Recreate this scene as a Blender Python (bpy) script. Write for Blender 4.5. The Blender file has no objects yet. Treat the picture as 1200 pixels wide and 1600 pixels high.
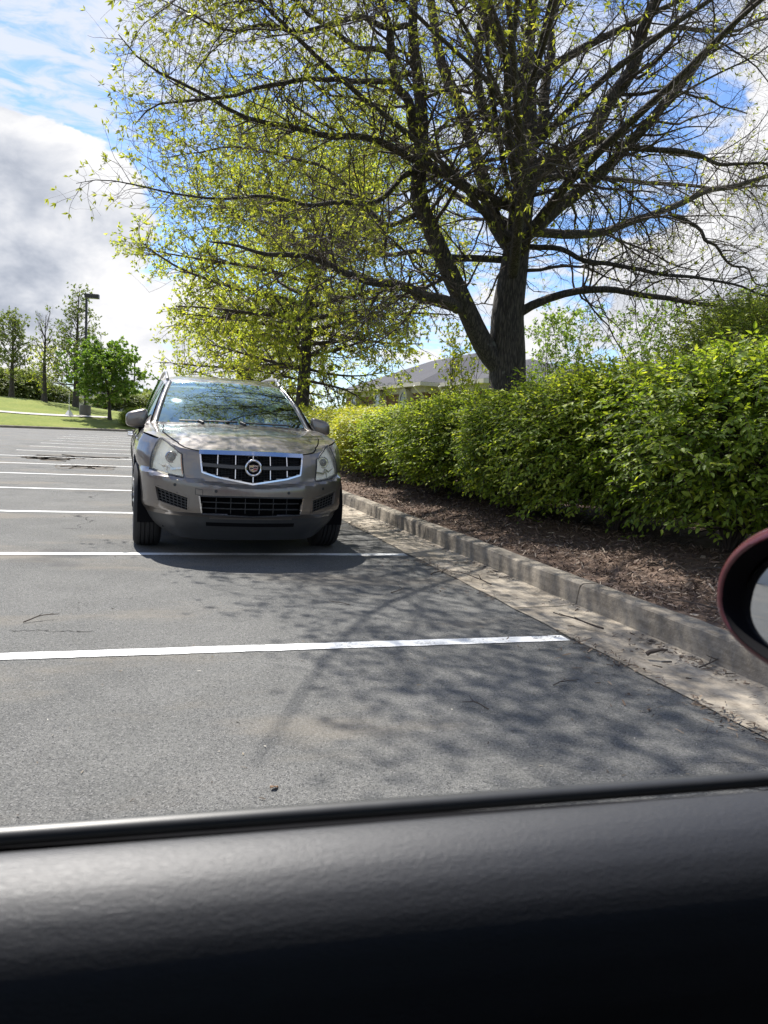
import bpy, bmesh, math, random
import numpy as np
from mathutils import Vector, Matrix
R = math.radians
S = bpy.context.scene
COL = S.collection

# ------------------------------------------------------------------ camera
CAM_H = 1.173
YAW, PITCH, ROLL, FPX = R(17.585), R(6.109), R(3.0586), 1229.9
fw = np.array([math.sin(YAW)*math.cos(PITCH), math.cos(YAW)*math.cos(PITCH), -math.sin(PITCH)])
r0 = np.array([math.cos(YAW), -math.sin(YAW), 0.0]); u0 = np.cross(r0, fw)
rt = math.cos(ROLL)*r0 + math.sin(ROLL)*u0
up = -math.sin(ROLL)*r0 + math.cos(ROLL)*u0
cam = bpy.data.cameras.new('camera'); camo = bpy.data.objects.new('camera', cam); COL.objects.link(camo)
M = Matrix(((rt[0], up[0], -fw[0], 0), (rt[1], up[1], -fw[1], 0), (rt[2], up[2], -fw[2], CAM_H), (0, 0, 0, 1)))
camo.matrix_world = M
cam.sensor_fit = 'VERTICAL'; cam.sensor_height = 36; cam.lens = FPX/1600*36
cam.clip_start = 0.02; cam.clip_end = 3000
cam.dof.use_dof = True; cam.dof.focus_distance = 9.0; cam.dof.aperture_fstop = 9.0
S.camera = camo

def at(x, y, Y):
    """point on the plane world-Y = Y seen at photo pixel (x, y)"""
    d = FPX*fw + (x-600)*rt - (y-800)*up
    return np.array([0, 0, CAM_H]) + d*Y/d[1]

# ------------------------------------------------------------------ sun, sky, exposure
SUN_AZ, SUN_EL = R(-14), R(57)
sd = Vector((math.sin(SUN_AZ)*math.cos(SUN_EL), math.cos(SUN_AZ)*math.cos(SUN_EL), math.sin(SUN_EL)))
sun = bpy.data.lights.new('sun', 'SUN'); sun.energy = 4.6; sun.angle = R(0.53); sun.color = (1, 0.955, 0.89)
suno = bpy.data.objects.new('sun', sun); COL.objects.link(suno)
suno.rotation_euler = sd.to_track_quat('Z', 'Y').to_euler(); suno.location = (0, 0, 50)
S.view_settings.view_transform = 'Standard'; S.view_settings.look = 'None'
S.view_settings.exposure = 1.2; S.view_settings.gamma = 1.0
SKY_STRENGTH = 0.10

class NT:
    """tiny helper for writing node trees"""
    def __init__(s, tree):
        s.t = tree; s.n = tree.nodes; s.l = tree.links
    def node(s, kind, **kw):
        n = s.n.new(kind)
        for k, v in kw.items(): setattr(n, k, v)
        return n
    def put(s, sock, v):
        if isinstance(v, bpy.types.NodeSocket): s.l.new(v, sock)
        elif v is not None:
            if sock.type == 'RGBA' and len(v) == 3: v = (*v, 1)
            sock.default_value = v
    def m(s, op, a, b=None, c=None, clamp=False):
        n = s.node('ShaderNodeMath', operation=op, use_clamp=clamp)
        for i, v in enumerate((a, b, c)):
            if v is not None: s.put(n.inputs[i], v)
        return n.outputs[0]
    def v(s, op, a, b=None, scale=None):
        n = s.node('ShaderNodeVectorMath', operation=op)
        s.put(n.inputs[0], a)
        if b is not None: s.put(n.inputs[1], b)
        if scale is not None: s.put(n.inputs['Scale'], scale)
        return n.outputs['Value'] if op in ('DOT_PRODUCT', 'LENGTH') else n.outputs[0]
    def noise(s, vec, scale, detail=3, rough=0.5, dist=0.0, dim='3D'):
        n = s.node('ShaderNodeTexNoise', noise_dimensions=dim)
        if vec is not None: s.put(n.inputs['Vector'], vec)
        s.put(n.inputs['Scale'], scale); s.put(n.inputs['Detail'], detail)
        s.put(n.inputs['Roughness'], rough); s.put(n.inputs['Distortion'], dist)
        return n.outputs['Fac']
    def step(s, v, a, b, smooth=True):
        n = s.node('ShaderNodeMapRange', clamp=True)
        n.interpolation_type = 'SMOOTHSTEP' if smooth else 'LINEAR'
        s.put(n.inputs[0], v); s.put(n.inputs[1], a); s.put(n.inputs[2], b)
        return n.outputs[0]
    def mix(s, f, a, b, mode='MIX'):
        n = s.node('ShaderNodeMix', data_type='RGBA', blend_type=mode)
        s.put(n.inputs[0], f); s.put(n.inputs[6], a); s.put(n.inputs[7], b)
        return n.outputs[2]
    def ramp(s, f, stops):
        n = s.node('ShaderNodeValToRGB')
        e = n.color_ramp.elements
        while len(e) < len(stops): e.new(0.5)
        for i, (p, c) in enumerate(stops): e[i].position = p; e[i].color = (*c, 1)
        s.put(n.inputs[0], f)
        return n.outputs[0]

def make_world():
    w = bpy.data.worlds.new('World'); S.world = w; w.use_nodes = True
    T = NT(w.node_tree); T.n.clear()
    out = T.node('ShaderNodeOutputWorld'); bg = T.node('ShaderNodeBackground')
    sky = T.node('ShaderNodeTexSky', sky_type='NISHITA')
    sky.sun_disc = False; sky.sun_elevation = SUN_EL; sky.sun_rotation = SUN_AZ
    sky.altitude = 200; sky.air_density = 1.0; sky.dust_density = 0.6; sky.ozone_density = 2.2
    d = T.node('ShaderNodeTexCoord').outputs['Generated']
    sp = T.node('ShaderNodeSeparateXYZ'); T.put(sp.inputs[0], d)
    z = T.m('MAXIMUM', sp.outputs[2], 0.0)
    # high broken cloud sheet, seen in perspective on a plane overhead
    inv = T.m('DIVIDE', 1.0, T.m('ADD', z, 0.12))
    uv = T.v('SCALE', d, scale=inv)
    alto = T.noise(T.v('MULTIPLY', uv, (1, 1.5, 1)), 6.5, 6, 0.6, 0.5)
    alto2 = T.noise(uv, 0.9, 2, 0.5)
    alto = T.m('ADD', T.m('MULTIPLY', alto, 0.62), T.m('MULTIPLY', alto2, 0.5))
    alto_m = T.m('MULTIPLY', T.step(alto, 0.54, 0.69), 0.85)
    # heaped cumulus banks, defined by direction: (azimuth deg, elevation deg, az radius, el radius, weight)
    total = None
    for az, el, ra, w_ in BANKS:
        c = (math.sin(R(az))*math.cos(R(el)), math.cos(R(az))*math.cos(R(el)), math.sin(R(el)))
        dot = T.v('DOT_PRODUCT', d, c)
        b = T.m('MULTIPLY', T.step(dot, math.cos(R(ra)), 1.0), w_)
        total = b if total is None else T.m('ADD', total, b)
    dv = T.v('MULTIPLY', d, (1, 1, 1.45))
    n9 = T.noise(dv, 5.0, 11, 0.60, 0.2)
    d1 = T.m('ADD', T.m('MULTIPLY', T.m('SUBTRACT', n9, 0.5), 2.6), total)
    off = T.v('ADD', dv, tuple(Vector((sd.x, sd.y, sd.z+0.6)).normalized()*0.05))
    d1n = T.noise(dv, 5.0, 5, 0.56, 0.25); d2 = T.noise(off, 5.0, 5, 0.56, 0.25)
    cum = T.step(d1, 0.36, 0.48)
    thick = T.step(d1, 0.60, 1.7)
    lit = T.step(T.m('SUBTRACT', d1n, d2), -0.13, 0.13, False)
    fine_ = T.noise(dv, 14.0, 7, 0.62, 0.3)
    bright = T.m('ADD', 0.80, T.m('MULTIPLY', lit, 0.24))
    bright = T.m('SUBTRACT', bright, T.m('MULTIPLY', thick, T.m('SUBTRACT', 0.30, T.m('MULTIPLY', lit, 0.20))))
    bright = T.m('ADD', bright, T.m('MULTIPLY', T.m('SUBTRACT', fine_, 0.5), 0.60))
    ccol = T.mix(T.step(bright, 0.3, 0.95, False), (0.74, 0.86, 1.10), (1.0, 1.0, 1.02))
    ccol = T.v('SCALE', ccol, scale=T.m('MULTIPLY', bright, CLOUD_LUM))
    skyc = T.v('MULTIPLY', sky.outputs[0], (0.70, 0.83, 1.04))
    skyc = T.v('SCALE', skyc, scale=SKY_GAIN)
    c1 = T.mix(alto_m, skyc, tuple(x*CLOUD_LUM*0.92 for x in (0.93, 0.96, 1.02)))
    c2 = T.mix(cum, c1, ccol)
    T.put(bg.inputs[0], c2); bg.inputs[1].default_value = SKY_STRENGTH
    T.l.new(bg.outputs[0], out.inputs[0])
SKY_GAIN = 0.85
CLOUD_LUM = 4.5
BANKS = [(-9, 12, 11, .95), (-3, 9, 10, 0.35), (-16, 8, 16, 0.55), (8, 4, 9, 0.40), (20, 4, 12, .35), (40, 14, 20, 0.75), (52, 20, 18, 0.4),
         (100, 25, 35, 0.5), (-70, 20, 30, 0.5), (180, 25, 40, 0.5), (-120, 30, 35, 0.5), (20, 27, 16, -.25), (-6, 25, 10, -.75), (32, 19, 12, -.45)]
make_world()

# ------------------------------------------------------------------ object helpers
def tag(o, label=None, cat=None, group=None, kind=None):
    if label: o['label'] = label
    if cat: o['category'] = cat
    if group: o['group'] = group
    if kind: o['kind'] = kind
    return o
def link(name, me, mat=None, parent=None):
    o = bpy.data.objects.new(name, me); COL.objects.link(o)
    if mat and me is not None and not me.materials: me.materials.append(mat)
    if parent: o.parent = parent
    return o
def empty(name, loc=(0, 0, 0), rz=0.0):
    o = bpy.data.objects.new(name, None); COL.objects.link(o)
    o.location = loc; o.rotation_euler = (0, 0, rz); o.empty_display_size = 0.2
    return o
def copy_tree(o, parent=None):
    c = o.copy(); COL.objects.link(c); c.parent = parent
    for ch in o.children: copy_tree(ch, c)
    return c
def np_mesh(name, V, Q, T=None, tint=None, smooth=False):
    """mesh from arrays of vertices, quads and triangles (fast path)"""
    V = np.asarray(V, np.float32); nq = 0 if Q is None else len(Q); nt = 0 if T is None else len(T)
    me = bpy.data.meshes.new(name)
    me.vertices.add(len(V)); me.vertices.foreach_set('co', V.ravel())
    idx = np.concatenate([np.asarray(a, np.int32).ravel() for a in (Q, T) if a is not None and len(a)])
    me.loops.add(len(idx)); me.loops.foreach_set('vertex_index', idx)
    starts = np.concatenate([np.arange(nq)*4, nq*4+np.arange(nt)*3]).astype(np.int32)
    me.polygons.add(nq+nt); me.polygons.foreach_set('loop_start', starts)
    if smooth: me.polygons.foreach_set('use_smooth', np.ones(nq+nt, bool))
    if tint is not None:
        a = me.attributes.new('tint', 'FLOAT', 'POINT'); a.data.foreach_set('value', np.asarray(tint, np.float32))
    me.update(calc_edges=True); me.validate()
    return me

class MB:
    """collects shapes and links them as one mesh object"""
    def __init__(s): s.v = []; s.f = []
    def add(s, vs, fs):
        n = len(s.v); s.v += [tuple(map(float, v)) for v in vs]; s.f += [tuple(i+n for i in f) for f in fs]; return s
    def box(s, c, size, rz=0.0, rot=None, bev=0.0):
        bm = bmesh.new(); bmesh.ops.create_cube(bm, size=1)
        for v in bm.verts: v.co = Vector((v.co.x*size[0], v.co.y*size[1], v.co.z*size[2]))
        if bev: bmesh.ops.bevel(bm, geom=bm.edges[:], offset=bev, segments=2, affect='EDGES', profile=0.6)
        Mx = (rot if rot is not None else Matrix.Rotation(rz, 3, 'Z'))
        bm.verts.ensure_lookup_table(); bm.verts.index_update()
        s.add([Mx @ v.co + Vector(c) for v in bm.verts], [[v.index for v in f.verts] for f in bm.faces]); bm.free(); return s
    def tube(s, pts, r, n=10, caps=True, flat=None, upv=None):
        pts = [Vector(p) for p in pts]; rs = r if hasattr(r, '__len__') else [r]*len(pts)
        rings = []; prev = Vector(upv) if upv is not None else None
        for i, p in enumerate(pts):
            t = (pts[min(i+1, len(pts)-1)] - pts[max(i-1, 0)])
            t = t.normalized() if t.length > 1e-9 else Vector((0, 0, 1))
            if prev is None: prev = Vector((0, 0, 1)) if abs(t.z) < 0.9 else Vector((1, 0, 0))
            a = prev - t*prev.dot(t)
            if a.length < 1e-6: a = t.orthogonal()
            a.normalize(); b = t.cross(a); prev = a
            fl = flat if flat else (1, 1)
            rings.append([p + (a*math.cos(2*math.pi*k/n)*fl[0] + b*math.sin(2*math.pi*k/n)*fl[1])*rs[i] for k in range(n)])
        vs = [v for rg in rings for v in rg]
        fs = [(i*n+k, i*n+(k+1) % n, (i+1)*n+(k+1) % n, (i+1)*n+k) for i in range(len(pts)-1) for k in range(n)]
        if caps: fs += [tuple(range(n-1, -1, -1)), tuple((len(pts)-1)*n+k for k in range(n))]
        return s.add(vs, fs)
    def lathe(s, prof, c, axis='X', n=40):
        """prof: list of (offset along axis, radius)"""
        vs = []
        for a, r in prof:
            for k in range(n):
                t = 2*math.pi*k/n; p, q = r*math.cos(t), r*math.sin(t)
                vs.append({'X': (a, p, q), 'Y': (p, a, q), 'Z': (p, q, a)}[axis])
        m = len(prof)
        fs = [(i*n+k, i*n+(k+1) % n, (i+1)*n+(k+1) % n, (i+1)*n+k) for i in range(m-1) for k in range(n)]
        return s.add([(x+c[0], y+c[1], z+c[2]) for x, y, z in vs], fs)
    def grid(s, rows, closed=False):
        """rows: list of equal-length point lists"""
        n = len(rows[0]); vs = [p for r in rows for p in r]
        fs = [(i*n+k, i*n+k+1, (i+1)*n+k+1, (i+1)*n+k) for i in range(len(rows)-1) for k in range(n-1)]
        return s.add(vs, fs)
    def build(s, name, mat, parent=None, smooth=True, angle=40, recalc=True, solid=0.0):
        me = bpy.data.meshes.new(name); me.from_pydata(s.v, [], s.f)
        bm = bmesh.new(); bm.from_mesh(me)
        bmesh.ops.remove_doubles(bm, verts=bm.verts, dist=1e-5)
        if recalc: bmesh.ops.recalc_face_normals(bm, faces=bm.faces)
        if smooth:
            for f in bm.faces: f.smooth = True
            ca = R(angle)
            for e in bm.edges:
                if len(e.link_faces) == 2 and e.calc_face_angle(0) > ca: e.smooth = False
        bm.to_mesh(me); bm.free(); me.update()
        o = link(name, me, mat, parent)
        if solid:
            md = o.modifiers.new('thickness', 'SOLIDIFY'); md.thickness = solid; md.offset = -1
        return o

def new_mat(name):
    m = bpy.data.materials.new(name); m.use_nodes = True
    T = NT(m.node_tree); b = T.n['Principled BSDF']
    return m, T, b
def plain(name, col, rough=0.6, metal=0.0, coat=0.0, var=0.12, scale=30, bump=0.0, spec=0.5):
    m, T, b = new_mat(name)
    tc = T.node('ShaderNodeTexCoord').outputs['Object']
    n = T.noise(tc, scale, 4, 0.6)
    lo = tuple(c*(1-var) for c in col); hi = tuple(min(1, c*(1+var)) for c in col)
    T.put(b.inputs['Base Color'], T.mix(n, lo, hi))
    T.put(b.inputs['Roughness'], T.m('ADD', rough-0.05, T.m('MULTIPLY', n, 0.1)))
    b.inputs['Metallic'].default_value = metal; b.inputs['Specular IOR Level'].default_value = spec
    b.inputs['Coat Weight'].default_value = coat; b.inputs['Coat Roughness'].default_value = 0.04
    if bump:
        bp = T.node('ShaderNodeBump'); bp.inputs['Strength'].default_value = bump; bp.inputs['Distance'].default_value = 0.004
        T.put(bp.inputs['Height'], n); T.l.new(bp.outputs[0], b.inputs['Normal'])
    return m

# ------------------------------------------------------------------ materials of the setting
def mat_asphalt():
    m, T, b = new_mat('asphalt')
    tc = T.node('ShaderNodeTexCoord').outputs['Object']
    big = T.noise(tc, 0.35, 4, 0.6); mid = T.noise(tc, 2.3, 4, 0.6); fine = T.noise(tc, 55, 3, 0.65)
    vor = T.node('ShaderNodeTexVoronoi'); vor.inputs['Scale'].default_value = 210; T.put(vor.inputs['Vector'], tc)
    agg = T.node('ShaderNodeSeparateColor'); T.put(agg.inputs[0], vor.outputs['Color'])
    v = T.m('ADD', T.m('MULTIPLY', big, 0.35), T.m('ADD', T.m('MULTIPLY', mid, 0.25), T.m('MULTIPLY', fine, 0.4)))
    c = T.ramp(v, [(0.30, (0.058, 0.059, 0.057)), (0.5, (0.115, 0.115, 0.108)), (0.70, (0.185, 0.183, 0.172))])
    c = T.mix(T.m('MULTIPLY', T.step(agg.outputs[0], 0.80, 0.98), 0.7), c, (0.23, 0.225, 0.215))
    c = T.mix(T.m('MULTIPLY', T.step(agg.outputs[1], 0.72, 0.95), 0.75), c, (0.025, 0.026, 0.028))
    # tan drifts of dirt and dry oil patches
    dirt = T.m('MULTIPLY', T.step(T.noise(T.v('MULTIPLY', tc, (0.5, 1.1, 1)), 0.9, 5, 0.62), 0.50, 0.70), 0.6)
    c = T.mix(dirt, c, (0.19, 0.165, 0.128))
    oil = T.m('MULTIPLY', T.step(T.noise(T.v('ADD', tc, (13.7, 5.1, 0)), 0.55, 4, 0.6), 0.61, 0.70), 0.5)
    c = T.mix(oil, c, (0.045, 0.045, 0.046))
    # hairline cracks
    wv = T.node('ShaderNodeTexVoronoi', feature='DISTANCE_TO_EDGE'); wv.inputs['Scale'].default_value = 0.21
    dist = T.node('ShaderNodeTexNoise'); T.put(dist.inputs['Vector'], tc); dist.inputs['Scale'].default_value = 1.3; dist.inputs['Detail'].default_value = 5
    T.put(wv.inputs['Vector'], T.v('ADD', tc, T.v('SCALE', dist.outputs['Color'], scale=1.5)))
    crack = T.m('MULTIPLY', T.m('SUBTRACT', 1.0, T.step(wv.outputs['Distance'], 0.0008, 0.0028)), T.step(T.noise(tc, 0.4, 2), 0.5, 0.58))
    c = T.mix(crack, c, (0.018, 0.018, 0.018))
    T.put(b.inputs['Base Color'], c); b.inputs['Roughness'].default_value = 0.88; b.inputs['Specular IOR Level'].default_value = 0.35
    bp = T.node('ShaderNodeBump'); bp.inputs['Strength'].default_value = 0.75; bp.inputs['Distance'].default_value = 0.006
    h = T.m('SUBTRACT', T.m('ADD', T.m('MULTIPLY', vor.outputs['Distance'], 1.2), fine), T.m('MULTIPLY', crack, 1.5))
    T.put(bp.inputs['Height'], h); T.l.new(bp.outputs[0], b.inputs['Normal'])
    return m
def mat_paint_line():
    m, T, b = new_mat('line_paint')
    tc = T.node('ShaderNodeTexCoord').outputs['Object']
    n = T.noise(tc, 90, 4, 0.7); n2 = T.noise(tc, 4, 4, 0.6)
    wear = T.step(T.m('ADD', T.m('MULTIPLY', n, 0.6), T.m('MULTIPLY', n2, 0.5)), 0.56, 0.70)
    c = T.mix(T.m('MULTIPLY', wear, 0.85), (0.66, 0.665, 0.65), (0.17, 0.17, 0.165))
    T.put(b.inputs['Base Color'], c); b.inputs['Roughness'].default_value = 0.7
    bp = T.node('ShaderNodeBump'); bp.inputs['Strength'].default_value = 0.5; bp.inputs['Distance'].default_value = 0.004
    T.put(bp.inputs['Height'], n); T.l.new(bp.outputs[0], b.inputs['Normal'])
    return m
def mat_concrete(name, base, dark, joint=True):
    m, T, b = new_mat(name)
    tc = T.node('ShaderNodeTexCoord').outputs['Object']
    n = T.noise(tc, 2.0, 6, 0.65); n2 = T.noise(tc, 40, 4, 0.7); n3 = T.noise(T.v('MULTIPLY', tc, (6, 1, 9)), 4, 4, 0.6)
    c = T.mix(T.step(T.m('ADD', T.m('MULTIPLY', n, 0.6), T.m('MULTIPLY', n3, 0.4)), 0.36, 0.66), dark, base)
    c = T.mix(T.m('MULTIPLY', T.step(n2, 0.52, 0.75), 0.55), c, tuple(x*0.5 for x in dark))
    c = T.mix(T.m('MULTIPLY', T.step(n2, 0.5, 0.25), 0.35), c, tuple(min(1, x*1.4) for x in base))
    T.put(b.inputs['Base Color'], c); b.inputs['Roughness'].default_value = 0.9
    bp = T.node('ShaderNodeBump'); bp.inputs['Strength'].default_value = 0.6; bp.inputs['Distance'].default_value = 0.006
    T.put(bp.inputs['Height'], T.m('ADD', n2, T.m('MULTIPLY', n, 2))); T.l.new(bp.outputs[0], b.inputs['Normal'])
    return m
def mat_ground(name, stops, scale=8, bump=0.6, dist=0.02):
    m, T, b = new_mat(name)
    tc = T.node('ShaderNodeTexCoord').outputs['Object']
    n = T.m('ADD', T.m('MULTIPLY', T.noise(tc, scale, 6, 0.7), 0.6), T.m('MULTIPLY', T.noise(tc, scale*0.08, 4, 0.6), 0.4))
    T.put(b.inputs['Base Color'], T.ramp(n, stops)); b.inputs['Roughness'].default_value = 0.95
    b.inputs['Specular IOR Level'].default_value = 0.2
    bp = T.node('ShaderNodeBump'); bp.inputs['Strength'].default_value = bump; bp.inputs['Distance'].default_value = dist
    T.put(bp.inputs['Height'], n); T.l.new(bp.outputs[0], b.inputs['Normal'])
    return m
def mat_leaf(name, stops, trans=0.45, gloss=0.35, tcol=(1.25, 1.35, 0.7)):
    """leaves: colour differs from leaf to leaf, thin enough that sunlight comes through"""
    m, T, b = new_mat(name); T.n.remove(b)
    out = T.n['Material Output']
    a = T.node('ShaderNodeAttribute', attribute_name='tint').outputs['Fac']
    info = T.node('ShaderNodeObjectInfo').outputs['Random']
    f = T.m('ADD', a, T.m('MULTIPLY', T.m('SUBTRACT', info, 0.5), 0.18), clamp=True)
    c = T.ramp(f, stops)
    pb = T.node('ShaderNodeBsdfPrincipled'); T.put(pb.inputs['Base Color'], c)
    pb.inputs['Roughness'].default_value = gloss; pb.inputs['Specular IOR Level'].default_value = 0.5
    tr = T.node('ShaderNodeBsdfTranslucent'); T.put(tr.inputs[0], T.v('MULTIPLY', c, tcol))
    mx = T.node('ShaderNodeMixShader'); mx.inputs[0].default_value = trans
    T.l.new(pb.outputs[0], mx.inputs[1]); T.l.new(tr.outputs[0], mx.inputs[2]); T.l.new(mx.outputs[0], out.inputs[0])
    return m
def mat_bark(name, lo, hi, scale=9):
    m, T, b = new_mat(name)
    tc = T.node('ShaderNodeTexCoord').outputs['Object']
    st = T.v('MULTIPLY', tc, (1, 1, 0.16))
    n = T.noise(st, scale*3.4, 7, 0.72, 0.8)
    v = T.node('ShaderNodeTexVoronoi', feature='DISTANCE_TO_EDGE'); v.inputs['Scale'].default_value = scale*3.2
    T.put(v.inputs['Vector'], T.v('ADD', st, T.v('SCALE', T.node('ShaderNodeTexNoise').outputs['Color'], scale=0.05)))
    f = T.m('ADD', T.m('MULTIPLY', n, 0.85), T.m('MULTIPLY', T.step(v.outputs['Distance'], 0.0, 0.25), 0.15))
    c = T.mix(T.step(f, 0.35, 0.8), lo, hi)
    lich = T.step(T.noise(tc, 5.0, 5, 0.6), 0.64, 0.72)
    c = T.mix(T.m('MULTIPLY', lich, 0.35), c, (0.19, 0.20, 0.17))
    T.put(b.inputs['Base Color'], c); b.inputs['Roughness'].default_value = 0.9
    bp = T.node('ShaderNodeBump'); bp.inputs['Strength'].default_value = 0.9; bp.inputs['Distance'].default_value = 0.03
    T.put(bp.inputs['Height'], f); T.l.new(bp.outputs[0], b.inputs['Normal'])
    return m
MT = {}
MT['asphalt'] = mat_asphalt(); MT['line'] = mat_paint_line()
MT['kerb'] = mat_concrete('kerb_concrete', (0.285, 0.250, 0.198), (0.138, 0.116, 0.088))
MT['gutter'] = mat_concrete('gutter_concrete', (0.350, 0.305, 0.240), (0.185, 0.155, 0.115))
MT['mulch'] = mat_ground('mulch', [(0.3, (0.045, 0.029, 0.020)), (0.5, (0.12, 0.082, 0.060)), (0.7, (0.22, 0.165, 0.13))], 14, 1.0, 0.05)
MT['lawn'] = mat_ground('lawn', [(0.3, (0.070, 0.100, 0.018)), (0.5, (0.135, 0.165, 0.028)), (0.7, (0.22, 0.21, 0.055))], 5, 0.8, 0.05)
MT['field'] = mat_ground('field', [(0.3, (0.06, 0.09, 0.02)), (0.7, (0.12, 0.15, 0.04))], 1)
MT['path'] = mat_concrete('path_concrete', (0.45, 0.43, 0.39), (0.30, 0.28, 0.25))
MT['bark'] = mat_bark('oak_bark', (0.020, 0.017, 0.014), (0.115, 0.098, 0.080))
MT['bark_far'] = mat_bark('grey_bark', (0.035, 0.029, 0.024), (0.12, 0.105, 0.088), 5)
MT['twig'] = plain('twig_bark', (0.060, 0.046, 0.036), 0.9, var=0.3)
MT['oak_leaf'] = mat_leaf('oak_leaf', [(0.0, (0.15, 0.155, 0.025)), (0.4, (0.25, 0.26, 0.042)), (0.8, (0.36, 0.345, 0.06)), (1.0, (0.34, 0.25, 0.075))], 0.62, .5)
MT['oak_leaf2'] = mat_leaf('spring_oak_leaf', [(0.0, (0.20, 0.25, 0.032)), (0.45, (0.33, 0.38, 0.050)), (0.8, (0.45, 0.46, 0.07)), (1.0, (0.42, 0.34, 0.08))], 0.66, .5, (1.25, 1.25, .7))
MT['hedge_leaf'] = mat_leaf('hedge_leaf', [(0.0, (0.085, 0.150, 0.018)), (0.4, (0.185, 0.275, 0.030)), (0.75, (0.31, 0.40, 0.046)), (1.0, (0.44, 0.49, 0.07))], 0.54, 0.55, (1.35, 1.3, .6))
MT['hedge_leaf_new_sunlit'] = mat_leaf('sunlit_new_hedge_leaf', [(0.0, (0.12, 0.17, 0.014)), (0.4, (0.23, 0.29, 0.022)), (0.75, (0.36, 0.40, 0.034)), (1.0, (0.48, 0.46, 0.05))], 0.5, 0.5, (1.3, 1.2, .6))  # far shrubs' new growth, with the sunlight on it put into the yellower colour
MT['bush_leaf'] = mat_leaf('soft_bush_leaf', [(0.0, (0.14, 0.18, 0.03)), (0.5, (0.27, 0.32, 0.055)), (1.0, (0.40, 0.42, 0.09))], 0.5, .5)
MT['tree_leaf'] = mat_leaf('young_tree_leaf', [(0.0, (0.10, 0.16, 0.03)), (0.5, (0.20, 0.28, 0.05)), (1.0, (0.33, 0.38, 0.09))], 0.5, .55)
MT['far_leaf'] = mat_leaf('far_tree_leaf', [(0.0, (0.07, 0.10, 0.022)), (0.5, (0.15, 0.185, 0.04)), (1.0, (0.25, 0.26, 0.08))], 0.45, .6)
MT['crab_leaf'] = mat_leaf('crabapple_leaf', [(0.0, (0.05, 0.10, 0.014)), (0.5, (0.12, 0.20, 0.028)), (1.0, (0.24, 0.31, 0.05))], 0.45, .6)

# ------------------------------------------------------------------ the setting: ground, lot, stripes, kerb, bed, lawn
GUT_X, KERB_X, KERB_W, KERB_Z = 2.455, 2.93, 0.155, 0.158
far_kerb = [(-60, 40.0), (-30, 43.5), (-14, 47.8), (-7.6, 50.4), (-3.5, 53.0), (-0.2, 55.2), (2.93, 57.0)]
def sheet(name, rows, mat, label=None, smooth=True):
    o = MB().grid(rows).build(name, mat, None, smooth, recalc=False)
    me = o.data
    if me.polygons and me.polygons[0].normal.z < 0: me.flip_normals()
    return tag(o, label, None, None, 'structure')
sheet('ground', [[(x, y, -0.06) for x in (-900, -100, 100, 900)] for y in (-900, -100, 100, 900)], MT['field'])
# asphalt lot: rows run from the far kerb line back towards and behind the camera
rows = []
for t in np.linspace(0, 1, 40):
    row = []
    for (x, y) in [(-60, 40.0), (-30, 43.5), (-14, 47.8), (-7.6, 50.4), (-3.5, 53.0), (-0.2, 55.2), (GUT_X+0.02, 56.8)]:
        row.append((x, -14 + (y+14)*t, 0.0))
    rows.append(row)
sheet('parking_lot', rows, MT['asphalt'])
S_STALL, Y_FIRST = 2.904, 3.98
rng = np.random.default_rng(3)
for n in range(-2, 14):
    y = Y_FIRST + S_STALL*n
    hw = 0.056
    xs = np.linspace(-3.25, 2.42, 120)
    jit = rng.normal(0, 0.0022, (2, len(xs)))
    sheet('painted_line', [[(x, y-hw+jit[0, i], 0.004) for i, x in enumerate(xs)], [(x, y+hw+jit[1, i], 0.004) for i, x in enumerate(xs)]], MT['line'])
# gutter pan and kerb in cast lengths, with joints
ylist = [-10.0]
while ylist[-1] < 56: ylist.append(ylist[-1] + 3.05)
off = 4.72 - min(ylist, key=lambda v: abs(v-4.72)); ylist = [v+off for v in ylist]
def kx(y): return 0.012*math.sin(y*0.45) + 0.006*math.sin(y*1.9+1)
for a, b in zip(ylist[:-1], ylist[1:]):
    ys = np.linspace(a+0.006, b-0.006, 16)
    prof = [(KERB_X-0.012, 0.0), (KERB_X, 0.05), (KERB_X+0.012, 0.125), (KERB_X+0.020, 0.147), (KERB_X+0.042, KERB_Z), (KERB_X+KERB_W, KERB_Z+0.002), (KERB_X+KERB_W, 0.02)]
    rws = [[(px+kx(y)+rng.normal(0, 0.0025), y, pz+0.010+rng.normal(0, 0.0018)) for px, pz in prof] for y in ys]
    m_ = MB().grid(rws); n_ = len(m_.v); k_ = len(prof)
    m_.f.append(tuple(range(k_))); m_.f.append(tuple(range(n_-k_, n_)))
    tag(m_.build('kerb', MT['kerb'], None, True, 30), None, None, None, 'structure')
    gp = [(GUT_X, 0.006), (GUT_X+0.16, 0.010), (GUT_X+0.33, 0.013), (KERB_X-0.008, 0.024)]
    rws = [[(px+(kx(y) if i else rng.normal(0, 0.006)), y, pz) for i, (px, pz) in enumerate(gp)] for y in ys]
    sheet('gutter', rws, MT['gutter'])
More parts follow.
